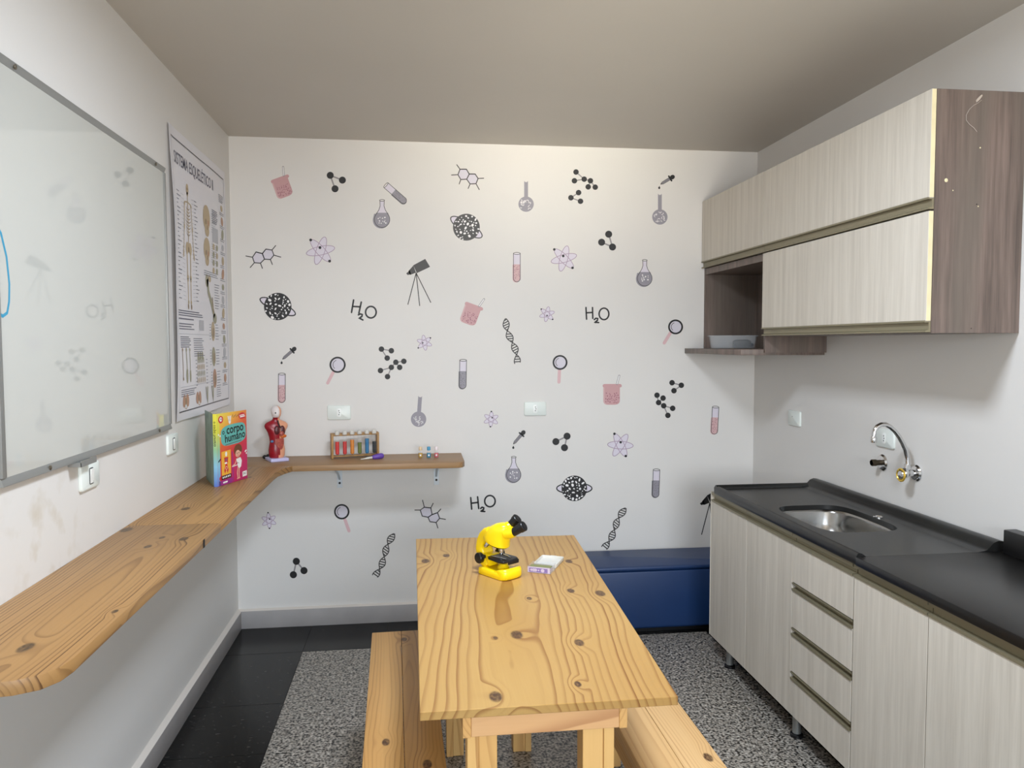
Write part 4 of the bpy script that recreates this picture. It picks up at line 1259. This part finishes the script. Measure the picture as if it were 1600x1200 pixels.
# ------------------------------------------------------------------ wall stickers
def on_back(px, py):
    q = FW + RT * ((px - 800) / FPX) + UP * ((600 - py) / FPX)
    k = -CAM.y / q.y
    return CAM.x + q.x * k, CAM.z + q.z * k
def sticker(name, cx, cy, label, dr):
    wx, wz = on_back(cx, cy)
    def fn(x, y, l):
        a, b = on_back(x, y)
        return (a, -.0004 - .00022 * l, b)
    o = inkfix(dr, fn, name, None, origin=(wx, 0, wz), local=True)
    return tag(o, label, 'wall sticker', 'science stickers on the back wall')
def rotf(cx, cy, deg):
    c, s_ = math.cos(math.radians(deg)), math.sin(math.radians(deg))
    return lambda x, y: (cx + x * c - y * s_, cy + x * s_ + y * c)
class LD(Draw):
    """drawing with a moved and turned frame"""
    def __init__(s, cx, cy, deg=0, k=1.0):
        super().__init__()
        s.fr = rotf(cx, cy, deg)
        s.k = k
        s.dg = math.radians(deg)
    def g(s, pts):
        return [s.fr(x * s.k, y * s.k) for x, y in pts]
    def P(s, pts, ink, l=0):
        return s.poly(s.g(pts), ink, l)
    def Ln(s, pts, w, ink, l=0, closed=False, caps=True):
        return s.line(s.g(pts), w * s.k, ink, l, closed, caps)
    def E(s, x, y, rx, ry, ink, l=0, rot=0, n=24):
        c = s.fr(x * s.k, y * s.k)
        return s.ell(c[0], c[1], rx * s.k, ry * s.k, ink, l, rot + s.dg, n)
    def Rg(s, x, y, rx, ry, w, ink, l=0, rot=0, a0=0.0, a1=2 * PI, n=32):
        c = s.fr(x * s.k, y * s.k)
        return s.ring(c[0], c[1], rx * s.k, ry * s.k, w * s.k, ink, l, rot + s.dg, a0, a1, n)
def dots(D, n, inside, box, r0, r1, ink, l, seed):
    q = random.Random(seed)
    got = []
    tries = 0
    while len(got) < n and tries < 4000:
        tries += 1
        x, y = q.uniform(box[0], box[1]), q.uniform(box[2], box[3])
        r = q.uniform(r0, r1)
        if inside(x, y, r) and all(math.hypot(x - a, y - b) > (r + c) * 1.15 for a, b, c in got):
            got.append((x, y, r))
            D.E(x, y, r, r * q.uniform(.7, 1), ink, l, q.uniform(0, 3), 8)
def beaker(cx, cy, deg, label, seed, flip=1):
    D = LD(cx, cy, deg)
    body = [(-12, -13), (12, -13), (12, 10)] + [(12 - 6 + 6 * math.cos(a), 10 + 6 * math.sin(a)) for a in [PI / 2 * k / 5 for k in range(1, 6)]] + [(-6 + 6 * math.cos(a), 10 + 6 * math.sin(a)) for a in [PI / 2 + PI / 2 * k / 5 for k in range(6)]]
    D.P([(x - 2, y + .5) for x, y in body], 'P', 0).P(body, 'p', 1)
    D.P([(-15, -13), (-14.5, -15), (-12.5, -16), (12.5, -16), (14.5, -15), (15, -13), (14.5, -11.4), (12.5, -10.6), (-12.5, -10.6), (-14.5, -11.4)], 'p', 2)
    dots(D, 34, lambda x, y, r: True, (-10.5, 10.5, -2, 14), .6, 1.15, 'd', 3, seed)
    D.Ln([(7.5 * flip, -16), (11 * flip, -29)], 3.0, 's', 3).Ln([(7.6 * flip, -16.4), (10.9 * flip, -28.6)], 1.6, 'w', 4)
    sticker('beaker_sticker', cx, cy, label, D)
def molecule(pts, edges, r, label, big=False):
    D = Draw()
    for a, b in edges:
        D.line([pts[a], pts[b]], r * .42, 's', 0, caps=False)
    for x, y in pts:
        D.ell(x, y, r, r, 'k', 1, n=20)
    sticker('molecule_cluster_sticker' if big else 'molecule_sticker', sum(p[0] for p in pts) / len(pts), sum(p[1] for p in pts) / len(pts), label, D)
def tube_(cx, cy, deg, kind, label, seed, k=1.0):
    D = LD(cx, cy, deg, k)
    def body(y0, ww):
        return [(-ww, y0), (ww, y0), (ww, 17.5)] + [(ww * math.cos(a), 17.5 + ww * math.sin(a)) for a in [PI * q / 10 for q in range(1, 10)]] + [(-ww, 17.5)]
    D.P([(x - .9, y + .6) for x, y in body(-4.5, 5.8)], 'P' if kind == 'p' else 'G', 0)
    D.P(body(-21, 5.3), 'L', 1)
    D.P(body(-4.5, 5.3), 'P' if kind == 'p' else 'g', 2)
    dots(D, 30, lambda x, y, r: True, (-4.2, 4.2, -2.5, 20), .45, .8, 'd' if kind == 'p' else 'G', 3, seed)
    D.Ln([(-5.3, -21), (-5.3, 17.5)] + [(-5.3 * math.cos(a), 17.5 + 5.3 * math.sin(a)) for a in [PI * q / 10 for q in range(1, 10)]] + [(5.3, 17.5), (5.3, -21)], .9, 't', 4)
    D.Rg(0, -21.5, 5.3, 1.6, .8, 't', 4, n=16)
    sticker('test_tube_sticker', cx, cy, label, D)
def flask(cx, cy, label, seed, k=1.0):
    D = LD(cx, cy, 0, k)
    bulb = [(12 * math.cos(a), 9 + 12.5 * math.sin(a)) for a in [-.55 + (PI + 1.1) * q / 24 for q in range(25)]]
    out = [(3.3, -20), (3.0, -12), (5, -6)] + bulb + [(-5, -6), (-3.0, -12), (-3.3, -20)]
    D.P([(x - 1.5, y + 1) for x, y in [(11.5, -1)] + [(13 * math.cos(a), 9 + 13 * math.sin(a)) for a in [-.3 + (PI + .6) * q / 20 for q in range(21)]] + [(-11, -1)]], 'g', 0)
    D.P(out, 'L', 1)
    D.P([(x, y) for x, y in bulb if y > -2] + [(-9.2, -1.5), (9.2, -1.5)], 'g', 2)
    dots(D, 11, lambda x, y, r: True, (-6, 6, 3, 15), .7, 1.5, 'w', 3, seed)
    D.Ln(out, .9, 't', 4).Rg(0, -20.8, 4, 1.4, .8, 't', 4, n=14)
    sticker('conical_flask_sticker', cx, cy, label, D)
def round_flask(cx, cy, deg, label, seed):
    """centre of the bulb"""
    D = LD(cx, cy, deg)
    D.P([(-3, -36.5), (-2, -34.9), (0, -34.3), (2, -34.9), (3, -36.5), (3, -9), (-3, -9)], 'g', 0).E(0, 0, 12, 12, 'g', 1, n=32)
    q = random.Random(seed)
    for k in range(17):
        x, y = q.uniform(-8, 8), q.uniform(-6.5, 8)
        if x * x + y * y > 85:
            continue
        a0 = q.uniform(0, 6)
        D.Rg(x, y, 2.1, 1.3, .75, 'w', 2, q.uniform(0, 3), a0, a0 + q.uniform(1.5, 3.5), 6)
    sticker('round_flask_sticker', cx, cy - 12, label, D)
def rings_(L, Rg, lines, f, label):
    D = Draw()
    L, Rg = [f(*p) for p in L], [f(*p) for p in Rg]
    D.poly(L, 'l', 0).poly(Rg, 'l', 0)
    D.line(L, 1.5, 't', 1, closed=True).line(Rg, 1.5, 't', 1, closed=True)
    for a, b in lines:
        D.line([f(*a), f(*b)], 1.4, 't', 1)
    xs = [p[0] for p in L + Rg]
    ys = [p[1] for p in L + Rg]
    sticker('hexagon_sticker', sum(xs) / len(xs), sum(ys) / len(ys), label, D)
def atom(cx, cy, a, p0, p1, p2, label, ratio=.30):
    D = Draw()
    th = math.atan2(p1[1] - p0[1], p1[0] - p0[0])
    for k in range(3):
        D.ell(cx, cy, a, a * ratio, 'L', 0 + k * .3, th + k * PI / 3, 32)
    for k in range(3):
        D.ring(cx, cy, a, a * ratio, 1.0 if a > 15 else .8, 'a', 1 + k * .3, th + k * PI / 3)
    for p in (p0, p1, p2):
        D.ell(p[0], p[1], a * .1, a * .1, 'k', 2, n=12)
    sticker('atom_sticker', cx, cy, label, D)
def planet(cx, cy, r, a, b, rot, ink, front, label, seed):
    D = Draw()
    th = math.radians(rot)
    D.ell(cx, cy, a, b, 'L', 0, th)
    D.ring(cx, cy, a, b, 1.7, ink, 1, th)
    D.ell(cx, cy, r, r, ink, 2, n=40)
    q = random.Random(seed)
    got = []
    t_ = 0
    while len(got) < 44 and t_ < 5000:
        t_ += 1
        x, y, s_ = q.uniform(-r, r), q.uniform(-r, r), q.uniform(.8, 2.5)
        if math.hypot(x, y) + s_ < r * .99 and all(math.hypot(x - g[0], y - g[1]) > (s_ + g[2]) * 1.3 for g in got):
            got.append((x, y, s_))
            D.ell(cx + x, cy + y, s_ * q.uniform(1, 1.35), s_ * q.uniform(.6, 1), 'w', 3, q.uniform(0, 3), 9)
    if front:
        D.ring(cx, cy, a, b, 1.9, ink, 4, th, .0, PI)
    sticker('planet_sticker', cx, cy, label, D)
def h2o(strokes, o, w, label):
    D = Draw()
    for sgm in strokes:
        D.line(sgm, w, 'k', 0)
    D.ring(o[0], o[1], o[2], o[3], w, 'k', 0)
    sticker('water_formula_sticker', o[0] - 12, o[1], label, D)
def telescope(px, py, ink, label):
    """px, py: the tripod head"""
    D = LD(px, py, 0)
    D.P([(14.2, -22), (21.8, -9.5), (1.2, .2), (-4.5, -12)], ink, 0)
    D.P([(-4.3, -11.6), (-.2, -.5), (-9.7, 3.2), (-12, -3)], ink, 0)
    D.P([(-10, -4), (-8, 1.5), (-13, 3.4), (-15.5, .8)], ink, 0)
    for e in ((-12.8, 49), (5.5, 51), (22.8, 46)):
        D.Ln([(0, 0), e], 1.4, ink, 1)
    sticker('telescope_sticker', px, py, label, D)
def dna(x0, y0, x1, y1, label, lobes=3.6):
    D = Draw()
    L = math.hypot(x1 - x0, y1 - y0)
    ux, uy = (x1 - x0) / L, (y1 - y0) / L
    def P(t, s_):
        ph = PI * lobes * t + .15
        am = 4.9 * math.sin(ph) * s_
        bend = 2.2 * math.sin(2 * PI * t)
        return (x0 + ux * L * t - uy * (am + bend), y0 + uy * L * t + ux * (am + bend))
    n = 60
    for s_ in (1, -1):
        D.line([P(k / n, s_) for k in range(n + 1)], 1.5, 't', 1)
    for k in range(19):
        t = (k + .5) / 19
        if abs(math.sin(PI * lobes * t + .15)) > .3:
            a, b = P(t + .012, 1), P(t - .012, -1)
            D.line([a, b], 1.7, 't', 0, caps=False)
    sticker('double_helix_sticker', (x0 + x1) / 2, (y0 + y1) / 2, label, D)
def lens(cx, cy, h0, h1, label, r=11.6):
    D = Draw()
    D.line([h0, h1], 5.0, 'h', 0)
    D.ell(cx, cy, r - 1, r - 1, 'l', 1, n=32).ring(cx, cy, r - 1.3, r - 1.3, 2.7, 'k', 2)
    D.ring(cx, cy, r * .58, r * .58, .9, 't', 2, 0, PI * .72, PI * 1.4, 10)
    sticker('magnifier_sticker', cx, cy, label, D)
def dropper(bx_, by_, tx_, ty_, dx_, dy_, label):
    D = Draw()
    L = math.hypot(tx_ - bx_, ty_ - by_)
    ux, uy = (tx_ - bx_) / L, (ty_ - by_) / L
    nx, ny_ = -uy, ux
    def Q(t, s_):
        return (bx_ + ux * t + nx * s_, by_ + uy * t + ny_ * s_)
    D.poly([Q(4, -2.4), Q(L - 4, -2.2), Q(L, -.5), Q(L, .5), Q(L - 4, 2.2), Q(4, 2.4)], 't', 0)
    D.poly([Q(5, -1.6), Q(L - 4, -1.4), Q(L - 1.6, 0), Q(L - 4, 1.4), Q(5, 1.6)], 'g', 1)
    D.line([Q(6, 0), Q(L - 3, 0)], .6, 't', 2)
    D.line([Q(4, -4.2), Q(4, 4.2)], 2.6, 'k', 2)
    D.ell(bx_, by_, 4.0, 3.4, 'k', 2, math.atan2(uy, ux))
    D.ell(dx_, dy_ + .6, 1.7, 1.9, 'k', 0, n=12).poly([(dx_ - 1.2, dy_), (dx_ + 1.2, dy_), (dx_ + .3, dy_ - 3)], 'k', 1)
    sticker('dropper_sticker', bx_, by_, label, D)

beaker(442, 292, -20, 'tilted pink beaker sticker in the top left corner of the wall', 1)
beaker(736, 491, 20, 'tilted pink beaker sticker at the middle of the wall, beside a helix', 2)
beaker(956.5, 616, 0, 'upright pink beaker sticker right of the middle socket', 3)
molecule([(516, 274), (535, 281.5), (523.5, 295)], [(0, 1), (0, 2)], 5.5, 'three-dot black molecule sticker at upper left, right of the pink beaker')
molecule([(951, 366), (940, 378.5), (957, 386)], [(0, 2), (1, 2)], 5.5, 'three-dot black molecule sticker at upper right, beside the large atom')
molecule([(886, 681.5), (868.5, 690), (882, 699.5)], [(0, 1), (0, 2)], 5.5, 'three-dot black molecule sticker below the middle wall socket')
molecule([(463, 877), (458.4, 898), (475, 891.5)], [(0, 1), (0, 2)], 5.6, 'three-dot black molecule sticker low on wall, above left baseboard')
for six, e6, l6, three, e3, l3 in (
    ([(900, 268.8), (912.8, 280), (897.5, 282.5), (922.5, 282.5), (919, 292), (930, 292.5)], [(0, 1), (1, 2), (1, 3), (3, 4), (3, 5)], 'six-dot black molecule sticker at the top of the wall, right of the middle',
     [(904, 301), (892, 309), (907, 314.5)], [(0, 1), (1, 2)], 'small three-dot molecule sticker just below the six-dot one at the wall top'),
    ([(618.5, 566), (631, 564.5), (624.5, 574), (611.5, 574), (594.5, 579), (605.5, 588.5)], [(0, 1), (0, 2), (0, 3), (3, 4), (3, 5)], 'six-dot dark molecule sticker left of centre, right of a magnifier',
     [(596, 545.5), (611.5, 548), (605, 559.5)], [(0, 1), (0, 2)], 'small three-dot molecule sticker just above the six-dot one right of a magnifier'),
    ([(1026.5, 617.5), (1036, 622), (1029, 629), (1037, 634), (1051, 638), (1043.5, 649)], [(0, 2), (1, 2), (2, 3), (3, 4), (3, 5)], 'six-dot black molecule sticker at right, below the niche shelf',
     [(1050, 598), (1064.5, 602), (1053, 610.5)], [(0, 1), (1, 2)], 'small three-dot molecule sticker above the six-dot one under the niche shelf')):
    molecule(six, e6, 4.3, l6)
    molecule(three, e3, 4.3, l3)
tube_(618, 302.5, -49, 'g', 'grey test tube sticker lying diagonally near the top of the wall', 11, .93)
tube_(807.5, 417.5, 0, 'p', 'pink test tube sticker left of the large atom, upper middle of wall', 12)
tube_(440.5, 606, 0, 'p', 'pink test tube sticker right above the torso model', 13)
tube_(1117, 656.5, 3, 'p', 'pink test tube sticker at the right end, above the counter', 14, .95)
tube_(723.3, 584.5, 1, 'g', 'upright grey test tube sticker in the middle, below a pink beaker', 15)
tube_(1025, 755, 2, 'g', 'upright grey test tube sticker low at right, above the blue bench', 16, .97)
flask(597, 334, 'grey conical flask sticker near the top, below the lying test tube', 21)
flask(1007.3, 426.5, 'grey conical flask sticker at right, left of the wall cabinet', 22, .95)
flask(802.7, 733.5, 'grey conical flask sticker above the table, under a dropper', 23, .93)
round_flask(822, 319, 0, 'grey round flask sticker at top middle of the wall', 31)
round_flask(1031, 339, 0, 'grey round flask sticker at top right, under a dropper', 32)
round_flask(654, 655, 4, 'grey round flask sticker above the vials on the shelf', 33)
rings_([(155, 178), (195, 178), (213, 208), (197, 240), (160, 242), (142, 212)], [(213, 208), (250, 208), (268, 236), (255, 268), (218, 270), (197, 240)],
       [((155, 178), (135, 150)), ((142, 212), (102, 214)), ((160, 242), (150, 270)), ((218, 270), (206, 298)), ((255, 268), (275, 305)), ((268, 236), (303, 234))],
       lambda x, y: (x / 4 + 680, y / 4 + 220), 'double hexagon sticker at the top middle, above a planet')
rings_([(160, 695), (200, 705), (213, 740), (188, 765), (150, 762), (138, 728)], [(200, 705), (222, 677), (260, 683), (272, 715), (250, 742), (213, 740)],
       [((138, 728), (97, 720)), ((150, 762), (124, 792)), ((188, 765), (200, 797)), ((250, 742), (262, 773)), ((272, 715), (315, 727)), ((260, 683), (283, 655))],
       lambda x, y: (x / 4 + 360, y / 4 + 220), 'double hexagon sticker at the left edge, beside the skeleton poster')
rings_([(1320, 700), (1357, 704), (1364, 742), (1341, 757), (1308, 750), (1297, 716)], [(1364, 742), (1395, 731), (1407, 763), (1387, 787), (1352, 782), (1341, 757)],
       [((1320, 700), (1310, 660)), ((1357, 704), (1370, 678)), ((1297, 716), (1266, 716)), ((1395, 731), (1414, 710)), ((1407, 763), (1440, 769)), ((1387, 787), (1397, 818))],
       lambda x, y: (x * .275 + 300, y * .275 + 600), 'double hexagon sticker under the right end of the wooden shelf')
atom(500.8, 391.8, 22.5, (485.5, 375), (515, 408), (500, 387), 'large pink atom sticker at left, above the H2O beside the telescope')
atom(881, 404, 20.5, (866, 389.8), (894.5, 418.5), (880, 400), 'large pink atom sticker at upper right of the wall')
atom(969.3, 695.5, 20, (960, 677.8), (977.7, 712.5), (969.7, 691), 'large pink atom sticker at right, below the upright pink beaker')
atom(854.7, 491, 12, (845.7, 483), (863.5, 499), (854.7, 493), 'small pink atom sticker left of the right-hand H2O')
atom(663.2, 535.5, 12, (672.5, 528), (653.5, 543.7), (660.5, 535.8), 'small pink atom sticker above centre, under the telescope')
atom(767.3, 655, 12, (767.7, 643), (766.2, 666.7), (769, 652.7), 'small pink atom sticker left of the middle socket')
atom(420.2, 813.5, 12, (418.8, 801), (421, 825.5), (421.3, 811), 'small pink atom sticker under the shelf in the left corner')
planet(728.7, 355, 21, 28.5, 9, 32, 'b', False, 'spotted charcoal ringed planet sticker at upper middle of the wall', 41)
planet(434, 479, 21.5, 30, 8, 24, 'k', True, 'spotted black ringed planet sticker at left, beside the poster', 42)
planet(897.3, 763, 20, 27.5, 8.5, 0, 'k', True, 'spotted black ringed planet sticker with level ring above the blue bench', 43)
f4 = lambda x, y, ox, oy: (x / 4 + ox, y / 4 + oy)
def S4(ss, ox, oy):
    return [[f4(x, y, ox, oy) for x, y in s_] for s_ in ss]
h2o(S4([[(770, 995), (757, 1073)], [(818, 1008), (803, 1078)], [(763, 1035), (812, 1038)], [(800, 1088), (812, 1082), (824, 1086), (822, 1097), (803, 1112), (815, 1113), (828, 1120)]], 360, 220), (579.5, 487.8, 8.3, 9), 2.6, 'handwritten H2O sticker at left, between planet and telescope')
h2o(S4([[(862, 82), (866, 155)], [(903, 82), (905, 150)], [(864, 115), (903, 113)], [(914, 158), (924, 149), (936, 151), (934, 162), (915, 178), (928, 175), (942, 176)]], 700, 460), (943.7, 490.5, 7.6, 9), 2.4, 'handwritten H2O sticker at right, between small atom and magnifier')
h2o(S4([[(382, 310), (388, 382)], [(425, 305), (432, 378)], [(385, 345), (428, 340)], [(444, 378), (453, 370), (464, 374), (462, 384), (443, 398), (456, 396), (470, 397)]], 640, 700), (765.5, 783, 8.2, 8.8), 2.5, 'handwritten H2O sticker above the microscope')
telescope(650.2, 426.5, 't', 'dark grey telescope on tripod sticker at the left middle of the wall')
telescope(1109, 786, 'k', 'black telescope sticker low at right, half hidden behind the sink cabinet')
dna(790, 498, 808.5, 567, 'dark double helix sticker upright in the middle of the wall')
dna(616, 834, 586, 900, 'dark double helix sticker low at left, beside the table')
dna(977.5, 794, 944, 856, 'dark double helix sticker just above the blue bench')
lens(1055.5, 510.8, (1047.5, 520), (1037.8, 536), 'magnifier sticker at right, left of the niche shelf')
lens(527.5, 570, (521, 581), (512, 598.5), 'magnifier sticker at left, handle down left, above the left socket', 12.6)
lens(875, 566.3, (874.2, 578), (873.3, 597), 'magnifier sticker with straight down handle above the middle socket')
lens(534, 799.5, (539, 812), (545.3, 829.5), 'magnifier sticker under the wooden shelf, handle down right', 12)
dropper(1050.5, 276.8, 1032, 288, 1030, 293, 'dropper sticker in the top right corner of the wall')
dropper(459.5, 545.5, 441.3, 561.5, 440, 566.5, 'dropper sticker at left, above the pink test tube and torso')
dropper(817.5, 676, 802, 694, 802, 699, 'dropper sticker above the conical flask, below the middle socket')
